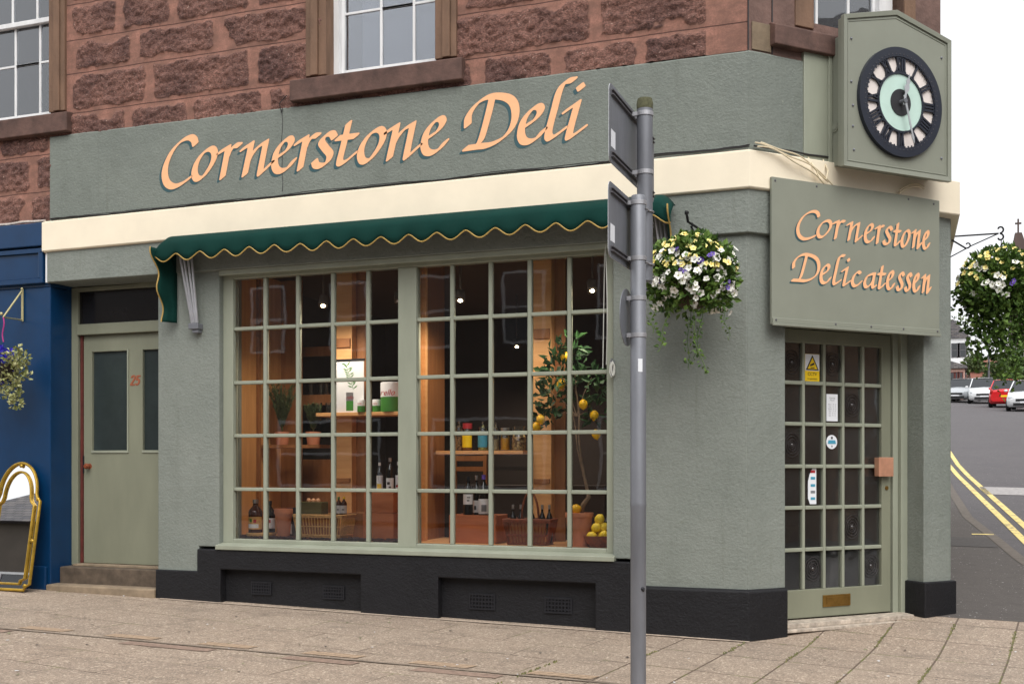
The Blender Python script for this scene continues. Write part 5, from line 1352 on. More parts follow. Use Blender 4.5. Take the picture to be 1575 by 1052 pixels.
def jar(px, pyt, wpx, lab, fill, lidm='jar', knob=False, pyf=None, label=None):
    Y = s2Y; x = AX(px, Y); h = zpx(px, pyt, Y)-s2z; r = (AX(px+wpx/2, Y)-AX(px-wpx/2, Y))/2; t = thing('glass_jar', lab, 'jar', (x, Y, s2z), R_(15)); hf = (zpx(px, pyf, Y)-s2z) if pyf else h*.7
    m = MB(); m.lathe([(0, 0), (r, .002), (r, h*.72), (r*.8, h*.80), (r*.8, h*.84)], n=24); m.build('glass', M['jar'], t, smooth=True)
    m = MB(); m.lathe([(0, .006), (r*.93, .006), (r*.93, hf), (0, hf+.004)], n=24, ); m.build('contents', fill, t, smooth=True)
    m = MB()
    if knob: m.lathe([(r*.9, h*.78), (r*.9, h*.80), (r*.3, h*.86), (.006, h*.90), (.012, h*.95), (.006, h), (0, h)], n=18)
    else: m.lathe([(0, h*.8), (r*.9, h*.8), (r*.92, h), (0, h)], n=20)
    m.build('lid', M[lidm] if isinstance(lidm, str) else lidm, t, smooth=True)
    if label:
        m = MB(); P = [((r+.0012)*math.cos(a), (r+.0012)*math.sin(a)) for a in lin(R_(200), R_(330), 12)]
        m.add([(x_, y_, h*z) for z in (.12, .58) for x_, y_ in P], [(i, i+1, i+14, i+13) for i in range(12)]); m.build('label', M[label], t, fix=False)
    return t
def mat_nuts(name, c, c2):
    m = NT(name); v = m.n('ShaderNodeTexVoronoi'); v.inputs['Scale'].default_value = 55; m.l(m.coord('Object'), v.inputs['Vector'])
    m.l(m.mix(m.ramp(v.outputs['Distance'], [(.42, G4(0)), (.8, G4(1))]), c, c2), m.b.inputs['Base Color']); m.bump(v.outputs['Distance'], .8, .01); return m.mat
nuts = mat_nuts('pale_nuts', S(250,212,150), S(130,84,46)); snail = mat_nuts('brown_biscuits', S(226,174,116), S(110,70,42))
jar(706, 648, 13, 'clear jar of brown biscuits at the left end of the jar shelf', snail, knob=True, pyf=672)
jar(719, 651, 15, 'jar with a red lid and yellow label on the jar shelf', mat_plain('amber_jelly', S(206,130,40), .4), 'red_ink', pyf=674, label='yellow_sign')
jar(743, 649, 15, 'jar with a knobbed lid and blue and green label on the jar shelf', mat_plain('green_yellow_sauce', S(214,206,120), .4), 'jar', True, 672, 'blue_ink')
jar(762, 650, 12, 'clear jar of pale pasta on the jar shelf', mat_plain('pale_pasta', S(206,182,140), .5), 'jar', True, 676)
jar(777, 658, 14, 'jar of bright yellow preserve on the jar shelf', mat_plain('yellow_preserve', S(250,186,20), .4), 'silver', False, 674)
jar(798, 655, 21, 'wide clear jar packed with nuts at the right end of the jar shelf', nuts, 'jar', False, 672)
# wine bottles on a wooden box
wb0, wb1 = AX(692, .36), AX(764, .36); wbz = zpx(727, 792, .34)
crate(wb0, wb1, .34, .62, ZL, wbz, 'reddish wooden wine crate in the right window', 'wood_red')
m_ = MB(); m_.box(wb0+.02, wb1-.02, .36, .60, wbz-.02, wbz-.012); o = m_.build('crate_board', M['wood_dark'], None); tag(o, 'dark board set inside the top of the wine crate', 'board')
zz = wbz-.0115
bottle(720, 790, 733, 15, .40, 'dark wine bottle with a square white label at the left end of the wine crate', z=zz, label=('paper', ('grey_ink', -.4, .1, .38, .42), ('grey_ink', -.4, .3, .46, .49)), lz=(.30, .56))
bottle(733, 790, 731, 11, .50, 'slim dark wine bottle with silver neck behind the wine crate front', z=zz, capm='silver', label=('paper', ('dark_ink', -.5, .1, .15, .25)), lz=(.08, .38))
bottle(744, 790, 730, 16, .42, 'dark wine bottle with a purple neck and printed white label on the wine crate', z=zz, capm='petal_purple', label=('paper', ('grey_ink', -.5, .5, .12, .28)), lz=(.06, .42))
# trug of bottles
tb0, tb1 = AX(776, .30), AX(848, .30); tbh = zpx(810, 800, .28)-ZL
TB = wicker_box('bottle_basket', 'brown wicker basket with hoop handle full of small dark bottles', 'basket', tb0, tb1, .26, .46, ZL+.004, tbh, 'wicker', .035, 13, False)
m_ = MB(); hw = .045
m_.tube([(hw*1.0*math.cos(a)*1.6, -.085*0-.0+.09*0, tbh-.01+(zpx(812, 756, .3)-ZL-tbh)*math.sin(a)) for a in lin(0, math.pi, 18)], .009, 8)
m_.build('handle', M['wicker'], TB, smooth=True)
for i, (px, Y) in enumerate(((789, .34), (801, .40), (818, .38), (834, .34), (846-1, .38))):
    bottle(px, 830, 776, 10, Y, ['leftmost', 'second', 'middle', 'fourth', 'rightmost'][i]+' small dark bottle with silver cap in the wicker basket', z=ZL+.016, capm='silver', label=('grey_ink',), lz=(.18, .42), group='small bottles in the wicker basket')
# lemon tree in a pot
LY = .33; lx = AX(891, LY); lh = zpx(891, 788, LY)-ZL; lr = (AX(911, LY)-AX(871, LY))/2
LT = thing('lemon_tree', 'potted lemon tree with a bent bare trunk and hanging lemons', 'lemon tree', (lx, LY, ZL))
pot('p', 0, 0, 0, lr, lr*.80, lh, '', par=LT, nm='pot', rim=.035)
m_ = MB()
def lp(px, py, Y): p = at(px, py, Y); return Vector((p.x-lx, p.y-LY, p.z-ZL))
trunk = [lp(893, 790, LY), lp(897, 776, LY), lp(906, 764, LY+.01), lp(903, 752, LY+.02), lp(898, 730, LY+.03), lp(893, 700, LY+.04), lp(890, 670, LY+.05), lp(891, 640, LY+.06), lp(886, 600, LY+.08), lp(884, 560, LY+.08)]
m_.tube(trunk, [.022, .019, .017, .0125, .011, .009, .008, .007, .006, .004], 10)
m_.tube([lp(896, 725, LY+.03), lp(888, 690, LY+.05), lp(884, 650, LY+.07), lp(872, 600, LY+.1)], [.006, .005, .005, .003], 8)
for e_ in ((852, 640), (858, 560), (910, 580), (915, 640), (840, 600)): m_.tube([lp(887, 640, LY+.06), lp((887+e_[0])/2, (640+e_[1])/2-6, LY+.07), lp(e_[0], e_[1], LY+.06)], [.005, .004, .002], 6)
m_.build('trunk', mat_plain('lemon_bark', S(138,118,98), .8, var=.3, vscale=25, bump=.4), LT, smooth=True)
m_ = MB(); rnd = random.Random(4)
for px, py, R, n in ((866, 560, .17, 76), (903, 588, .16, 62), (850, 612, .15, 66), (843, 640, .10, 38), (914, 636, .11, 26), (878, 532, .10, 30), (860, 585, .17, 56), (924, 600, .11, 22)):
    leafball(m_, lp(px, py, LY+.10), R, n, .085, .021, .5, rnd, sy=.8, shell=.2)
m_.build('foliage', M['leaf_lemon'], LT, fix=False)
def lemon(c, r, par=None, tilt=(0, 0), lab=None, mat='lemon', grp=None):
    m = MB(); m.lathe([(0, -1.32), (.14, -1.25), (.3, -1.08), (.72, -.75), (.96, -.3), (1, .1), (.88, .6), (.5, .98), (.22, 1.14), (.1, 1.2), (0, 1.2)], n=18)
    m.v = [(x*r, y*r, z*r) for x, y, z in m.v]; m.xf(Matrix.Rotation(tilt[0], 4, 'X') @ Matrix.Rotation(tilt[1], 4, 'Y')); o = m.build('lemon', M[mat], par, smooth=True); o.location = c
    if lab: tag(o, lab, 'lemon', grp)
    return o
for px, py, dy in ((863, 591, .03), (897, 622, -.02), (914, 639, .02), (832, 645, .0), (825, 657, .02), (917, 668, .0), (869, 549, .1)):
    lemon(lp(px, py, LY+dy), .035, LT, (rnd.uniform(-.3, .3), rnd.uniform(-.3, .3)))
lemon((AX(886, .30), .29, ZL+lh+.026), .040, None, (0, R_(80)), 'single lemon lying on the rim of the terracotta tree pot')
# bowl of lemons
bxc = AX(921, .27)
m_ = MB(); m_.lathe([(0, 0), (.06, 0), (.105, .045), (.12, .09), (.112, .09), (.09, .045), (0, .02)], n=28); o = m_.build('lemon_bowl', M['wicker'], None, smooth=True); o.location = (bxc, .27, ZL); tag(o, 'brown bowl holding the pile of lemons in the window corner', 'bowl')
for i, (dx, dy, dz, tl) in enumerate(((-.045, -.05, .095, 1.2), (.050, -.045, .10, .4), (.0, .04, .10, 2), (-.015, -.02, .160, .9), (.035, .01, .165, 1.9), (.005, .0, .225, .6))):
    lemon((bxc+dx, .27+dy, ZL+dz-.01), .038, None, (tl*.4, tl), ['front left', 'front right', 'hidden back', 'middle left', 'middle right', 'topmost'][i]+' lemon of the pile in the brown bowl', 'lemon_green', 'lemons piled in the bowl')
t = thing('bottle', 'dark bottle leaning behind the pile of lemons', 'bottle', (AX(925, .42), .42, ZL), 0); bottle_mesh(t, .035, .30, 'bottle', capm='black', label=('grey_ink',), lz=(.1, .3)); t.rotation_euler = (0, R_(12), 0)

# background furniture in the dark of the shop
m_ = MB(); m_.box(AX(690, 2.6), AX(930, 2.6), 2.6, 2.9, .03, 1.05); m_.box(AX(690, 2.6), AX(800, 2.6), 2.95, 3.0, 1.2, 1.24); o = m_.build('shop_counter', M['dark'], None); tag(o, 'dark wooden counter deep inside the shop', 'counter')
m_ = MB(); yb_ = 1.74; m_.box(AX(466, yb_), AX(506, yb_), yb_, yb_+.02, AZ(485, 700, yb_), AZ(485, 672, yb_)); o = m_.build('notice_board', mat_plain('yellow_green_print', S(150,140,60), .6, var=.4, vscale=8), None); tag(o, 'yellow green printed board behind the low rosemary', 'board')

# ---------------- track lamps
M['lamp_on'] = bpy.data.materials.new('lit_lamp_lens'); M['lamp_on'].use_nodes = True
b_ = M['lamp_on'].node_tree.nodes['Principled BSDF']; b_.inputs['Emission Color'].default_value = (1, .86, .62, 1); b_.inputs['Emission Strength'].default_value = 25; b_.inputs['Base Color'].default_value = (1, .9, .7, 1)
def lamp(px, py, Y, lab, tgt, watt=22, on=True):
    p = at(px, py, Y); t = thing('track_spotlight', lab, 'spotlight', p)
    d = Vector((.22, -.52, -.82)).normalized(); q = d.to_track_quat('-Z', 'Y').to_matrix().to_4x4()
    m = MB(); m.lathe([(.036, -.002), (.04, .0), (.038, .09), (.02, .11), (0, .112)], n=18); m.xf(q); m.build('lamp_head', M['ceiling'], t, smooth=True)
    m = MB(); m.lathe([(0, -.004), (.017, -.004)], n=18); m.xf(q); m.build('lens', M['lamp_on'] if on else M['silver'], t, fix=False)
    m = MB(); m.tube([(0, 0, .09), (0, 0, 3.045-p.z)], .008, 6); m.build('stem', M['ceiling'], t)
    if on:
        l = bpy.data.lights.new('spot', 'SPOT'); l.energy = watt; l.color = (1, .86, .68); l.spot_size = R_(150); l.spot_blend = .8; l.shadow_soft_size = .09
        lo = bpy.data.objects.new('lamp_light', l); COL.objects.link(lo); lo.parent = t; lo.location = d*.03; lo.rotation_euler = (R_(6), 0, 0)
lamp(497, 470, .28, 'lit ceiling spotlight in the top row of the left window', (-3.9, .45, .9), 34)
lamp(708, 462, .28, 'lit ceiling spotlight in the top row beside the timber divider', (-2.2, .45, .9), 30)
lamp(795, 533, 2.9, 'lit ceiling spotlight deepest in the shop', (-2.6, .8, .9), 90)
lamp(911, 447, .28, 'lit ceiling spotlight in the top right pane of the window', (-1.5, .45, .8), 30)
lamp(613, 463, .44, 'unlit ceiling spotlight beside the mullion', (-2.9, .3, .9), 0, False)

# ================================================================== hanging baskets
def flower(m, p, nrm, r, petals=5, mi=0, eye=None):
    n_ = Vector(nrm).normalized(); u = n_.orthogonal().normalized(); v = n_.cross(u); a0 = random.random()*6
    c = Vector(p)
    for k in range(petals):
        a = a0+2*math.pi*k/petals; hw_ = math.pi/petals*.92
        e0 = u*math.cos(a-hw_)+v*math.sin(a-hw_); e1 = u*math.cos(a)+v*math.sin(a); e2 = u*math.cos(a+hw_)+v*math.sin(a+hw_)
        cup = n_*r*.35
        m.add([c, c+e0*r*.78+cup*.8, c+e1*r*1.02+cup*.75, c+e2*r*.78+cup*.8], [(0,1,2,3)], mi)
    if eye is not None:
        m.add([c+n_*r*.12+(u*math.cos(t)+v*math.sin(t))*r*.22 for t in lin(0, 6.28, 6)[:-1]], [tuple(range(6))[:6]], eye)
def basket(name, label, cat, hook, R, nleaf, fl, trails, sz=.85, drop=.34, trail_leaf='leaf', long_curtain=0, seed=1, sxy=1):
    global random
    rnd = random.Random(seed); random.seed(seed)
    c = Vector((0, 0, -drop))
    t = thing(name, label, cat, hook)
    m = MB(); m.lathe([(0, -.17), (.07, -.165), (.13, -.11), (.165, -.02), (.17, 0), (.15, -.01), (0, -.02)], c=tuple(c+Vector((0, 0, -.04))), n=24); m.build('basket_liner', mat_plain('moss_liner', S(62,52,34), .9, var=.3), t, smooth=True)
    m = MB()
    for a in (.3, 2.4, 4.5): m.tube([(0, 0, 0), (math.cos(a)*.17, math.sin(a)*.17, -drop-.04)], .0025, 5)
    m.tube([(0, 0, -.02), (0, 0, .03)], .004, 5); m.build('hanging_chain', M['iron'], t)
    m = MB()
    leafball(m, c, R, nleaf, .050, .019, .4, rnd, sx=sxy, sy=sxy, sz=sz, shell=.55, bot=-.8)
    leafball(m, c, R*.62, int(nleaf*.35), .055, .022, .4, rnd, sz=sz, shell=.2)
    for k in range(14):    # uneven shoots
        a = rnd.uniform(0, 6.28); e_ = rnd.uniform(-.5, .8); d = Vector((math.cos(a)*math.cos(e_), math.sin(a)*math.cos(e_), math.sin(e_)*sz)); leafball(m, c+d*R*.98, R*.22, 26, .045, .016, .4, rnd, shell=.1)
    m.build('foliage', M['leaf'], t, fix=False)
    for nm, mat, r, cnt, zr in fl:
        mm = MB()
        for i in range(cnt):
            for _ in range(60):
                d = Vector((rnd.gauss(0, 1), rnd.gauss(0, 1)-.35, rnd.gauss(0, 1))).normalized()
                if zr[0] <= d.z <= zr[1]: break
            # clumps
            kk = rnd.uniform(.96, 1.08)*(1+.22*noise.noise(d*2.3+Vector((R*9, c[0], 0))))
            p = c+Vector((d.x*R*sxy*kk, d.y*R*sxy*kk, d.z*R*sz*kk))
            for q in range(rnd.choice([1, 1, 2, 3])):
                pp = p+Vector((rnd.uniform(-1, 1), rnd.uniform(-1, 1), rnd.uniform(-1, 1)))*r*1.4*(q > 0)
                flower(mm, pp, d+Vector((rnd.uniform(-.5, .5), rnd.uniform(-.6, .3), rnd.uniform(-.2, .6))), r*rnd.uniform(.75, 1.15), 5, 0, 1)
        mm.build(nm, [M[mat], M['petal_eye'] if 'yellow' in nm else M['leaf_pale']], t, fix=False)
    m = MB()
    for (a, rr, L) in trails:
        p = c+Vector((math.cos(a)*R*rr, math.sin(a)*R*rr, -R*sz*.72)); n = 12; pts = []
        sw = rnd.uniform(-.10, .10)
        for i in range(n+1): s_ = i/n; pts.append(p+Vector((math.cos(a)*.05*s_+sw*s_*s_+.01*math.sin(s_*9), math.sin(a)*.05*s_, -L*s_)))
        m.tube(pts, .0022, 4)
        for q in range(int(L*95)):
            s_ = rnd.random(); i = min(n-1, int(s_*n)); pp = pts[i].lerp(pts[i+1], s_*n-i); leafball(m, pp, .018, 1, .030, .012, .3, rnd)
    m.build('trailing_stems', M[trail_leaf], t, fix=False)
    return t
hk = at(1058, 348, -.46)
HB = thing('basket_bracket', 'black iron bracket on the pier right of the awning holding a flower basket', 'bracket', (hk.x+.10, 0, 2.62))
m_ = MB(); hx, hz = hk.x-(hk.x+.10), hk.z-2.62
m_.tube([(.0, -.012, -.18), (.0, -.012, hz+.02)], .009, 6); m_.tube([(.0, -.012, hz-.0), (hx*.5, -.23, hz+.015), (hx, -.46, hz+.03)], .009, 6)
m_.tube([(.0, -.012, -.15), (hx*.4, -.20, hz-.14), (hx*.9, -.40, hz+.01)], .006, 6)
m_.tube([(hx, -.455, hz+.03), (hx-.004, -.475, hz+.075), (hx-.012, -.46, hz+.10), (hx-.016, -.445, hz+.085)], .009, 6); m_.ball((hx-.006, -.47, hz+.09), .016, 8)
m_.build('bracket_arm', M['iron'], HB, smooth=True)
m_ = MB(); m_.box(-.018, .018, -.010, -.0008, -.20, .24); m_.build('wall_plate', M['iron'], HB, bevel=.002)
basket('hanging_basket', 'round hanging basket of yellow, white and purple petunias on the grey pier', 'hanging basket', (hk.x+.03, -.46, hk.z-.01), .29, 2300,
       [('yellow_flowers', 'petal_yellow', .022, 72, (.10, .95)), ('white_flowers', 'petal_white', .028, 84, (-.85, .55)), ('purple_flowers', 'petal_purple', .019, 13, (-.3, .5))],
       [(4.0, .7, .30), (4.7, .3, .42), (5.3, .5, .36), (5.9, .8, .22), (3.6, .9, .18), (4.9, .6, .48)], seed=5, drop=.345, sz=.98)
# right hand basket, on the side street wall
by = 2.35
zt_, zl_ = at(1465, 364, by).z, at(1465, 398, by).z
HB2 = thing('basket_bracket', 'scrolled black bracket against the white sky on the side street wall', 'bracket', (1.40, by, zl_))
tip = AX(1536, by)-1.40; H_ = zt_-zl_
m_ = MB(); m_.box(0, tip, -.006, .006, H_-.006, H_+.006); m_.tube([(0, 0, H_), (tip*.38, 0, H_*.42)], .0075, 6); m_.tube([(0, 0, 0), (tip*.5, 0, H_*.55), (tip, 0, H_)], .005, 6)
def scroll(cx, cz, r, a0, a1, k=.6): return [(cx+r*(1-k*(i/16))*math.cos(a0+(a1-a0)*i/16), 0, cz+r*(1-k*(i/16))*math.sin(a0+(a1-a0)*i/16)) for i in range(17)]
m_.tube(scroll(tip+.01, H_+.035, .034, -1.6, 2.9), .0075, 6); m_.tube(scroll(tip+.01, H_-.035, .034, 1.6, -2.9), .0075, 6); m_.tube(scroll(tip*.38+.01, H_*.42+.03, .028, -1.8, 2.6), .006, 6)
m_.build('bracket_arm', M['iron'], HB2, smooth=True)
m_ = MB(); m_.box(.0, .012, -.02, .02, -.1, H_+.05); m_.build('wall_plate', M['iron'], HB2)
BK2 = basket('hanging_basket', 'large trailing basket of yellow and white petunias hanging over the side street footway', 'hanging basket', (1.40+tip+.02, by, zl_+H_-.09), .36, 2600,
       [('yellow_flowers', 'petal_yellow', .024, 60, (.05, .95)), ('white_flowers', 'petal_white', .030, 30, (-.6, .45)), ('purple_flowers', 'petal_purple', .022, 9, (-.3, .2))],
       [(4.4+i*.23, .3+.06*(i % 6), .30+.07*(i % 5)) for i in range(12)], seed=9, drop=.36, sz=.9)
m_ = MB(); rnd = random.Random(12)
for i in range(60):     # curtain of trailing leaves under it
    a = rnd.uniform(0, 6.28); rr = .32*rnd.random()**.5; L = .25+.65*rnd.random()*(1-rr*.9); x0, y0 = rr*math.cos(a), rr*math.sin(a)
    for q in range(int(L*52)): s_ = rnd.random(); leafball(m_, Vector((x0*(1-.35*s_)+.015*math.sin(s_*8+i), y0*(1-.3*s_), -.44-L*s_)), .03, 1, .05, .021, .4, rnd)
m_.build('leaf_curtain', M['leaf'], BK2, fix=False)
# blue shop basket
g0 = at(5, 488, -.30); wp = at(36, 470, 0)
HB3 = thing('basket_bracket', 'pale metal triangular bracket on the blue shopfront pier', 'bracket', (wp.x, -.0, 2.70))
tipv = Vector((g0.x-wp.x, -.30, g0.z-2.70))
m_ = MB(); m_.tube([(0, -.012, .16), (0, -.012, -.13)], .011, 6); m_.tube([(0, -.015, .15), tuple(tipv)], .009, 6); m_.tube([(0, -.015, -.12), tuple(tipv)], .007, 6); m_.ball(tuple(tipv+Vector((-.012, -.01, .03))), .016, 8); m_.ball((0, -.015, .165), .014, 8)
m_.build('bracket_arm', mat_plain('pale_brass', S(196,186,140), .4, .6, var=.1), HB3, smooth=True)
BK3 = thing('hanging_basket', 'small basket of blue lobelia and variegated ivy on the blue shopfront', 'hanging basket', g0)
m_ = MB(); m_.tube([(.01*math.sin(z*30), -.0, -z) for z in lin(0, .22, 8)], .006, 6); m_.build('pink_string', mat_plain('pink_string', S(170,50,120), .7), BK3)
rnd = random.Random(3)
m_ = MB(); leafball(m_, (-.06, 0, -.42), .15, 700, .035, .013, .4, rnd, shell=.3, sz=1.1); m_.build('lobelia', M['petal_blue'], BK3, fix=False)
m_ = MB(); 
for cx, cz, R, n in ((.15, -.36, .10, 170), (.13, -.46, .10, 170), (.03, -.56, .12, 190), (-.04, -.62, .10, 100), (.12, -.66, .07, 90), (.14, -.76, .055, 60), (.26, -.53, .04, 18)): leafball(m_, (cx, 0, cz), R, n, .036, .015, .4, rnd, shell=.1)
m_.build('ivy', M['leaf_pale'], BK3, fix=False)
m_ = MB(); m_.lathe([(0, -.15), (.08, -.12), (.13, 0), (0, .0)], c=(0, 0, -.42), n=16); m_.build('basket_liner', M['dark'], BK3, smooth=True)

# ================================================================== gilt mirror leaning on the blue pier
mt, mbm = at(22, 730, -.06), at(20, 908, -.26)
MH = 1.165; mwid = .265
MR = thing('mirror', 'arched gilt framed mirror leaning on the blue pier', 'mirror', (AX(14, -.2), -.235, gz(-6.5, -.2)+.004))
tilt = math.asin(min(.5, .20/MH)); MR.rotation_euler = (-R_(0), 0, 0)
MR.rotation_euler = (-tilt, 0, 0)
def outline(wd, h0, h1, r_arch, inset):
    P = [(-wd+.05-.0, h0), (wd-.05, h0)]
    P = [(-wd+.055, h0), (wd-.055, h0), (wd-.05, h0+.03), (wd, h0+.05), (wd, h1-.03), (wd-.035, h1), (wd-.05, h1+.04)]
    rr = wd-.05
    for a in lin(0, math.pi, 20)[1:-1]: P.append((rr*math.cos(a), h1+.04+r_arch*math.sin(a)))
    P += [(-wd+.05, h1+.04), (-wd+.035, h1), (-wd, h1-.03), (-wd, h0+.05), (-wd+.05, h0+.03)]
    return P
Po = outline(mwid, .012, .84, .275, 0); Pi = outline(mwid-.062, .065, .80, .235, 0)
m_ = MB(); m_.tube([(x, -.012, z) for x, z in Po], .014, 8, closed=True); m_.tube([(x, -.014, z) for x, z in Pi], .011, 8, closed=True)
m_.build('gilt_frame', M['gold'], MR, smooth=True)
mm = NT('mirror_glass'); mm.b.inputs['Metallic'].default_value = 1; mm.b.inputs['Roughness'].default_value = .01; mm.b.inputs['Base Color'].default_value = (.9, .9, .9, 1)
m_ = MB(); m_.prism(Po, -.003, .004); m_.build('mirror_glass', mm.mat, MR)
m_ = MB()
for x, z in ((.0, 1.13), (mwid-.025, .825), (-mwid+.025, .825), (mwid-.03, .45), (-mwid+.03, .45), (mwid-.05, .05), (-mwid+.05, .05)): m_.ball((x, -.018, z), .019, 8, sy=.6)
m_.build('frame_boss', M['gold'], MR, smooth=True)
m_ = MB(); m_.prism([(x*.97, z) for x, z in Po], .005, .016); m_.build('backboard', M['wood_dark'], MR)
# ================================================================== parked cars up the side street
M['car_glass'] = mat_plain('car_window_glass', S(30,34,38), .06, var=0, spec=.8)
M['head'] = mat_plain('headlamp_glass', S(214,218,222), .12, .2, var=0)
M['tail'] = mat_plain('tail_lamp_red', S(160,20,18), .2, var=0)
M['trim'] = mat_plain('black_car_trim', S(24,24,26), .5, var=0)
M['alloy'] = mat_plain('alloy_rim', S(160,162,166), .35, .7, var=0)
def car(name, label, x, y, yaw, paint, tall=1.0, wid=1.78, ln=4.2, front=True):
    z = gz(x, y); t = thing(name, label, 'car', (x, y, z), yaw, 'cars parked along the side street'); t.rotation_euler = (math.atan(.08)*math.cos(yaw), -math.atan(.08)*math.sin(yaw), yaw)
    h = 1.48*tall; wb = wid/2
    # stations along the length (front at -y): y, half width at sill / belt, z bottom, z belt
    st = [(-ln/2, .74, .78, .36, .62), (-ln/2+.12, .88, .90, .24, .72), (-ln/2+.5, .97, .98, .20, .86), (-ln/2+1.05, 1, 1, .19, .95), (0, 1, 1, .18, .98), (ln/2-.7, 1, 1, .19, 1.0), (ln/2-.15, .95, .95, .24, .98), (ln/2, .82, .84, .36, .86)]
    m = MB(); vs = []; fs = []
    for (yy, a, b, z0, z1) in st:
        z1 *= (1+(tall-1)*.6); a *= wb; b *= wb
        vs += [(-a*.9, yy, z0), (-a, yy, z0+.1), (-b, yy, z0+(z1-z0)*.6), (-b*.93, yy, z1), (0, yy, z1+.035), (b*.93, yy, z1), (b, yy, z0+(z1-z0)*.6), (a, yy, z0+.1), (a*.9, yy, z0)]
    n = 9
    for i in range(len(st)-1):
        for k in range(n): fs.append((i*n+k, i*n+(k+1) % n, (i+1)*n+(k+1) % n, (i+1)*n+k))
    fs += [tuple(range(n)), tuple((len(st)-1)*n+k for k in range(n))]
    m.add(vs, fs); m.build('body', paint, t, smooth=True)
    zb_ = .97*(1+(tall-1)*.6)
    m = MB(); g = [(-ln/2+1.0, zb_, .90), (-ln/2+1.75, h-.03, .74), (.35, h, .74), (ln/2-.65, h-.04, .73), (ln/2-.12, zb_, .86)]
    vs = []
    for yy, z1, k in g: vs += [(-wb*.9, yy if z1 < h-.2 else yy, zb_-.02), (-wb*k, yy, z1), (wb*k, yy, z1), (wb*.9, yy, zb_-.02)]
    fs = []
    for i in range(len(g)-1):
        for k in range(3): a = i*4+k; fs.append((a, a+1, a+5, a+4))
    fs += [(0,1,2,3), (19,18,17,16)]
    m.add(vs, fs); m.build('windows', M['car_glass'], t)
    m = MB(); vs = []
    for yy, z1, k in g[1:4]: vs += [(-wb*k-.01, yy, z1-.05), (-wb*k+.02, yy, z1+.018), (0, yy, z1+.04), (wb*k-.02, yy, z1+.018), (wb*k+.01, yy, z1-.05)]
    m.add(vs, [(i*5+k, i*5+k+1, i*5+k+6, i*5+k+5) for i in range(2) for k in range(4)]); m.build('roof', paint, t, smooth=True, fix=False)
    m = MB()
    for s_ in (-1, 1):
        for (ya, za, ka), (yb2, zb2, kb) in ((g[0], g[1]), (g[3], g[4])): m.tube([(s_*wb*.9 if za < h-.2 else s_*wb*ka, ya, za), (s_*wb*.9 if zb2 < h-.2 else s_*wb*kb, yb2, zb2)], .03, 5)
        m.tube([(s_*wb*.9, .15, zb_), (s_*wb*.745, .2, h-.02)], .03, 5)
    m.build('pillars', paint, t)
    for s_ in (-1, 1):
        for yy in (-ln/2+.82, ln/2-.78):
            m = MB(); m.lathe([(0, -.1), (.31, -.1), (.33, -.06), (.33, .06), (.31, .1), (0, .1)], n=22); m.xf(Matrix.Translation((s_*(wb-.09), yy, .33)) @ Matrix.Rotation(R_(90), 4, 'Y')); wh = m.build('wheel', M['tyre'], t, smooth=True)
            m = MB(); m.lathe([(0, 0), (.2, 0), (.21, .012), (0, .015)], n=16); m.xf(Matrix.Translation((s_*(wb+.012), yy, .33)) @ Matrix.Rotation(R_(90)*s_, 4, 'Y')); m.build('rim', M['alloy'], wh)
        m = MB(); m.ball((s_*wb*.70, -ln/2+.09, .68*(1+(tall-1)*.6)), .13, 8, sx=1.25, sy=.6, sz=.65); m.build('headlight', M['head'], t, smooth=True)
        m = MB(); m.ball((s_*wb*.80, ln/2-.05, .86*(1+(tall-1)*.6)), .12, 8, sx=.8, sy=.6, sz=1.5); m.build('tail_light', M['tail'], t, smooth=True)
        m = MB(); m.ball((s_*(wb+.09), -ln/2+1.35, zb_+.03), .09, 8, sx=1.1, sy=.6, sz=.75); m.build('door_mirror', paint, t, smooth=True)
    m = MB(); m.box(-wb*.48, wb*.48, -ln/2-.012, -ln/2+.04, .50, .62); m.box(-wb*.60, wb*.60, -ln/2-.005, -ln/2+.05, .28, .42); m.build('grille', M['trim'], t)
    m = MB(); m.box(-.25, .25, -ln/2-.03, -ln/2-.013, .42, .50); m.build('number_plate', M['paper'], t)
    m = MB(); m.box(-.25, .25, ln/2-.0, ln/2+.02, .58, .68); m.build('number_plate', M['yellow_sign'], t)
    return t
def paint(nm, c): return mat_plain(nm, c, .25, .1, var=0, coat=.6)
car('parked_car', 'dark green car at the far left end of the parked row', AX(1460, 73), 73, R_(-12), paint('dark_green_car_paint', S(44,58,48)))
car('parked_car', 'silver grey hatchback left of the white van like car', AX(1480, 69), 69, R_(-14), paint('silver_car_paint', S(176,180,184)))
car('parked_car', 'tall white car seen from the front in the middle of the parked row', AX(1514, 66), 66, R_(-4), paint('white_car_paint', S(228,230,232)), tall=1.04, wid=1.82)
car('parked_car', 'bright red hatchback seen from behind in the parked row', AX(1551, 58), 58, R_(172), paint('red_car_paint', S(206,28,34)), tall=1.0)
car('parked_car', 'white car nearest to the camera at the right edge', AX(1583, 52), 52, R_(-10), paint('pearl_white_car_paint', S(222,224,226)), wid=1.82)

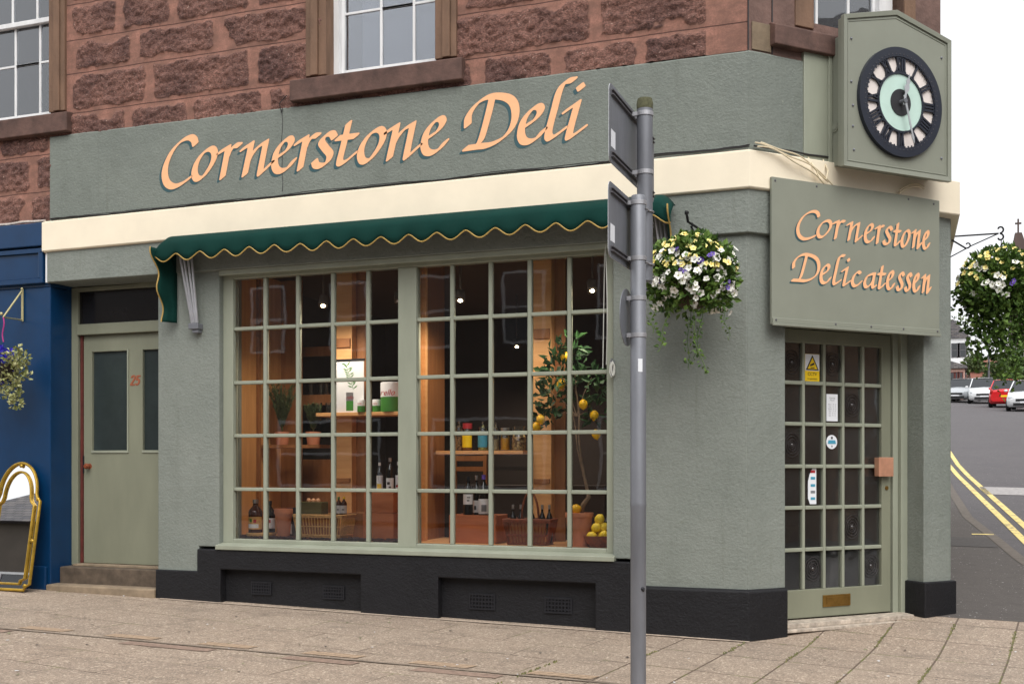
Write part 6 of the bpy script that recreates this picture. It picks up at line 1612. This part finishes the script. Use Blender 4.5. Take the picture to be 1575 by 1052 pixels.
# ================================================================== far houses, spire and trees
def pbox(m, px0, px1, py0, py1, Y, dep=8, base=None):
    a, b = AX(px0, Y), AX(px1, Y); z1 = AZ((px0+px1)/2, py0, Y); z0 = gz(a, Y)-.3 if base is None else base; m.box(a, b, Y, Y+dep, z0, z1); return a, b, z0, z1
def windows(par, xs_, zs_, Y, w_, h_, fr='white'):
    for x in xs_:
        for z in zs_:
            m = MB(); m.box(x-w_/2-.06, x-w_/2, Y-.04, Y, z-.06, z+h_+.06); m.box(x+w_/2, x+w_/2+.06, Y-.04, Y, z-.06, z+h_+.06); m.box(x-w_/2, x+w_/2, Y-.04, Y, z-.06, z); m.box(x-w_/2, x+w_/2, Y-.04, Y, z+h_, z+h_+.06); m.box(x-w_/2, x+w_/2, Y-.03, Y, z+h_/2-.03, z+h_/2+.03)
            f = m.build('window', M[fr], par); m = MB(); m.box(x-w_/2, x+w_/2, Y-.015, Y-.005, z, z+h_); m.build('pane', M['car_glass'], f)
PH = thing('pink_house', 'low pink harled house at the far end of the side street', 'house')
m_ = MB(); a, b, z0, z1 = pbox(m_, 1440, 1484, 566, 0, 76, 9); m_.build('wall', mat_plain('pink_harling', S(196,158,146), .9, var=.08), PH)
m_ = MB(); m_.prism([(a-.2, z1-.05), (b+.2, z1-.05), (b+.1, z1+.12), (a-.2, z1+.9)], 75.8, 85.2); m_.build('roof', M['slate'], PH)
windows(PH, [AX(1465.5, 76), AX(1471.5, 76), AX(1477, 76)], [gz(5, 76)+.6], 76, .28, 1.3, 'red')
WH = thing('white_house', 'white gabled house above the pink house roof', 'house')
m_ = MB(); a, b, z0, z1 = pbox(m_, 1445, 1486, 520, 0, 92, 9); m_.build('wall', mat_plain('white_harling', S(226,228,230), .9, var=.04), WH)
m_ = MB(); m_.prism([(a-.3, z1), (b+.3, z1), ((a+b)/2, z1+1.6)], 91.8, 101.2); m_.build('roof', M['slate'], WH)
windows(WH, [AX(1470, 92), AX(1479, 92)], [z1-1.6, z1-3.6], 92, .6, 1.1, 'trim' if False else 'galv_dark')
BH = thing('brick_house', 'reddish brown house with a brown roof behind the trailing basket', 'house')
m_ = MB(); a, b, z0, z1 = pbox(m_, 1500, 1556, 585, 0, 84, 9); m_.build('wall', mat_plain('brown_brick', S(150,112,88), .9, var=.12), BH)
m_ = MB(); m_.prism([(83.6, z1), (93.4, z1), (88.5, z1+2.1)], a-.3, b+.3, plane='yz'); m_.build('roof', mat_plain('brown_red_tiles', S(132,84,70), .8, var=.15), BH)
m_ = MB(); m_.box(a+1.2, b-.3, 83.9, 84, z1-.6, z1-.25); m_.build('white_band', M['white'], BH)
windows(BH, [a+.6, (a+b)/2, b-.6], [z1-1.9], 84, .5, .9)
TH = thing('stone_house', 'tan stone house at the right edge behind the parked cars', 'house')
m_ = MB(); a, b, z0, z1 = pbox(m_, 1560, 1620, 570, 0, 80, 9); m_.build('wall', M['dressed_tan'], TH)
m_ = MB(); m_.prism([(79.6, z1), (89.4, z1), (84.5, z1+2.4)], a-.3, b+.3, plane='yz'); m_.build('roof', M['slate'], TH)
windows(TH, [a+.7, a+2.0], [z1-1.7], 80, .6, 1.0)
CT = thing('church_tower', 'brown stone church tower topped by a cross at the right edge', 'church')
Y0_ = 130; a, b = AX(1557, Y0_), AX(1612, Y0_); c_ = (a+b)/2; zt_ = AZ(1580, 385, Y0_); zp = AZ(1567, 357, Y0_); zb0 = gz(a, Y0_)-1
tw = mat_plain('brown_tower_stone', S(78,64,60), .9, var=.2, vscale=.8)
x1_ = AX(1562, Y0_); x2_ = AX(1572, Y0_)
m_ = MB(); vs = []
m_.box(a, b, Y0_, Y0_+5, zb0, zt_)
m_.build('tower', tw, CT)
m_ = MB(); m_.add([(a, Y0_, zt_), (AX(1577, Y0_)+.3, Y0_, zt_), (AX(1577, Y0_)+.3, Y0_+2, zt_), (a, Y0_+2, zt_), (x1_, Y0_+.3, zp), (x2_, Y0_+.3, zp), (x2_, Y0_+1.3, zp), (x1_, Y0_+1.3, zp)], [(0,1,5,4),(1,2,6,5),(2,3,7,6),(3,0,4,7),(4,5,6,7)]); m_.build('pinnacle', tw, CT)
m_ = MB(); xc = AX(1567, Y0_); zc = AZ(1567, 335, Y0_); m_.box(xc-.09, xc+.09, Y0_+.6, Y0_+.8, zp, zc); m_.box(xc-.34, xc+.34, Y0_+.62, Y0_+.78, zc-.62, zc-.42); m_.build('cross', tw, CT)
def tree(px, Y, h, R, lab, n=900, seed=1):
    x = AX(px, Y); t = thing('tree', lab, 'tree', (x, Y, gz(x, Y))); rnd = random.Random(seed)
    m = MB(); m.tube([(0, 0, -.3), (.05, 0, h*.4), (.0, .1, h*.8)], [.22, .16, .05], 8)
    for k in range(7): a = rnd.uniform(0, 6.28); m.tube([(.03, 0, h*.35+k*.05*h), (math.cos(a)*R*.6, math.sin(a)*R*.6, h*.55+k*.06*h)], [.08, .02], 5)
    m.build('trunk', M['dark'], t)
    m = MB()
    for k in range(14):
        a = rnd.uniform(0, 6.28); r = R*rnd.uniform(.2, .75); leafball(m, (math.cos(a)*r, math.sin(a)*r, h*rnd.uniform(.5, .95)), R*rnd.uniform(.3, .5), n//14, .30, .12, .4, rnd, shell=.3)
    m.build('crown', M['leaf_tree'], t, fix=False); return t
tree(1459, 100, 6.2, 3.0, 'pale green tree rising behind the white house', 1400, 2)
tree(1497, 86, 3.4, 1.1, 'small bush between the pink house and the brown roofed house', 700, 3)
tree(1540, 74, 2.7, 1.2, 'green bush behind the red hatchback', 700, 4)
tree(1568, 66, 3.0, 1.3, 'green garden tree behind the nearest white car', 800, 5)
LP = thing('street_lamp', 'thin grey lamp column rising behind the parked cars', 'street lamp', (AX(1521, 70), 70, gz(6, 70)))
m_ = MB(); m_.tube([(0, 0, 0), (0, 0, 6.0)], [.07, .05], 8); m_.build('column', M['galv_dark'], LP); m_ = MB(); m_.ball((-.25, 0, 6.0), .16, 8, sx=1.8, sz=.5); m_.build('lantern', M['galv_dark'], LP)

# ================================================================== the other side of the street (seen in the windows and the mirror)
M['opp_stone'] = mat_plain('opposite_stone_shaded', S(84,72,64), .85, var=.2, vscale=1.5)  # stone darkened in its colour for standing in shade
M['opp_warm'] = mat_plain('lightened_opposite_stone', S(128,100,80), .85, var=.25, vscale=1.2)  # stone colour lightened to brighten its reflection in the corner door
M['opp_render'] = mat_plain('opposite_render_shaded', S(86,78,70), .85, var=.12, vscale=1.5)  # render darkened the same way, shade put into the colour
def opp(name, lab, x0, x1, y0, y1, eave, ridge, mat, wins, axis='x'):
    t = thing(name, lab, 'building', ((x0+x1)/2, (y0+y1)/2, gz(0, -18))); cx, cy = (x0+x1)/2, (y0+y1)/2; w_, d_ = (x1-x0)/2, (y1-y0)/2
    m = MB(); m.box(-w_, w_, -d_, d_, -.5, eave); m.build('wall', M[mat], t)
    m = MB()
    if 'cottage' in name: m.add([(-w_-.2,-d_-.3,eave),(w_+.2,-d_-.3,eave),(w_+.2,d_+.3,eave),(-w_-.2,d_+.3,eave),(-w_+4.2,0,ridge),(w_+.2,0,ridge)],[(0,1,5,4),(1,2,5),(2,3,4,5),(3,0,4),(0,3,2,1)])
    elif axis == 'x': m.prism([(-d_-.3, eave), (d_+.3, eave), (0, ridge)], -w_-.2, w_+.2, plane='yz')
    else: m.prism([(-w_-.3, eave), (w_+.3, eave), (0, ridge)], -d_-.2, d_+.2, plane='xz')
    m.build('roof', M['slate'], t)
    for (a, b, za, zb_2) in wins:
        m = MB(); e = MB()
        if axis == 'x':
            y = d_; m.box(a-.07, a, y, y+.05, za-.07, zb_2+.07); m.box(b, b+.07, y, y+.05, za-.07, zb_2+.07); m.box(a, b, y, y+.05, za-.07, za); m.box(a, b, y, y+.05, zb_2, zb_2+.07); m.box(a, b, y, y+.04, (za+zb_2)/2-.03, (za+zb_2)/2+.03); e.box(a, b, y+.002, y+.012, za, zb_2)
        else:
            x = -w_; m.box(x-.05, x, a-.07, a, za-.07, zb_2+.07); m.box(x-.05, x, b, b+.07, za-.07, zb_2+.07); m.box(x-.05, x, a, b, za-.07, za); m.box(x-.05, x, a, b, zb_2, zb_2+.07); m.box(x-.04, x, a, b, (za+zb_2)/2-.03, (za+zb_2)/2+.03); e.box(x-.012, x-.002, a, b, za, zb_2)
        f = m.build('window', M['white'], t); e.build('pane', M['car_glass'], f)
    if axis == 'x' and eave < 6:
        m = MB(); m.cyl((-w_, d_+.36, eave-.02), (w_, d_+.36, eave-.02), .07, 8); m.build('gutter', M['galv'], t)
    return t
wn = [(x, x+1.0, z, z+1.7) for x in (-7.5, -5, -2.5, 0, 2.5, 5) for z in (4.6,)]+[(-6.6, -3.6, .9, 2.6), (-2, 1, .9, 2.6), (2.5, 5.5, .9, 2.6)]
opp('opposite_tenement', 'tall stone tenement across the main street, seen only in reflections', -17, 0, -26, -18, 7.6, 11, 'opp_stone', wn)
opp('opposite_cottage', 'low slate roofed cottage across the street, reflected in the gilt mirror', -27.5, -17.3, -26, -18, 6.0, 9.4, 'opp_render', [(x, x+1.3, 2.4, 4.4) for x in (-4.4, -2.2, .2, 2.8)])
opp('opposite_shop', 'rendered building across the junction, seen only in reflections', .5, 16, -26, -18, 7.2, 10.5, 'opp_render', [(x, x+1.0, z, z+1.7) for x in (-6, -3, 0, 3, 6) for z in (1.0, 4.4)])
opp('side_tenement', 'stone building across the side street, reflected in the corner door', 13, 24, -6, 44, 8.2, 12, 'opp_warm', [(y, y+1.1, z, z+1.8) for y in (-22, -18, -14, -10, -6, -2, 2) for z in (1.2, 4.8)], 'y')
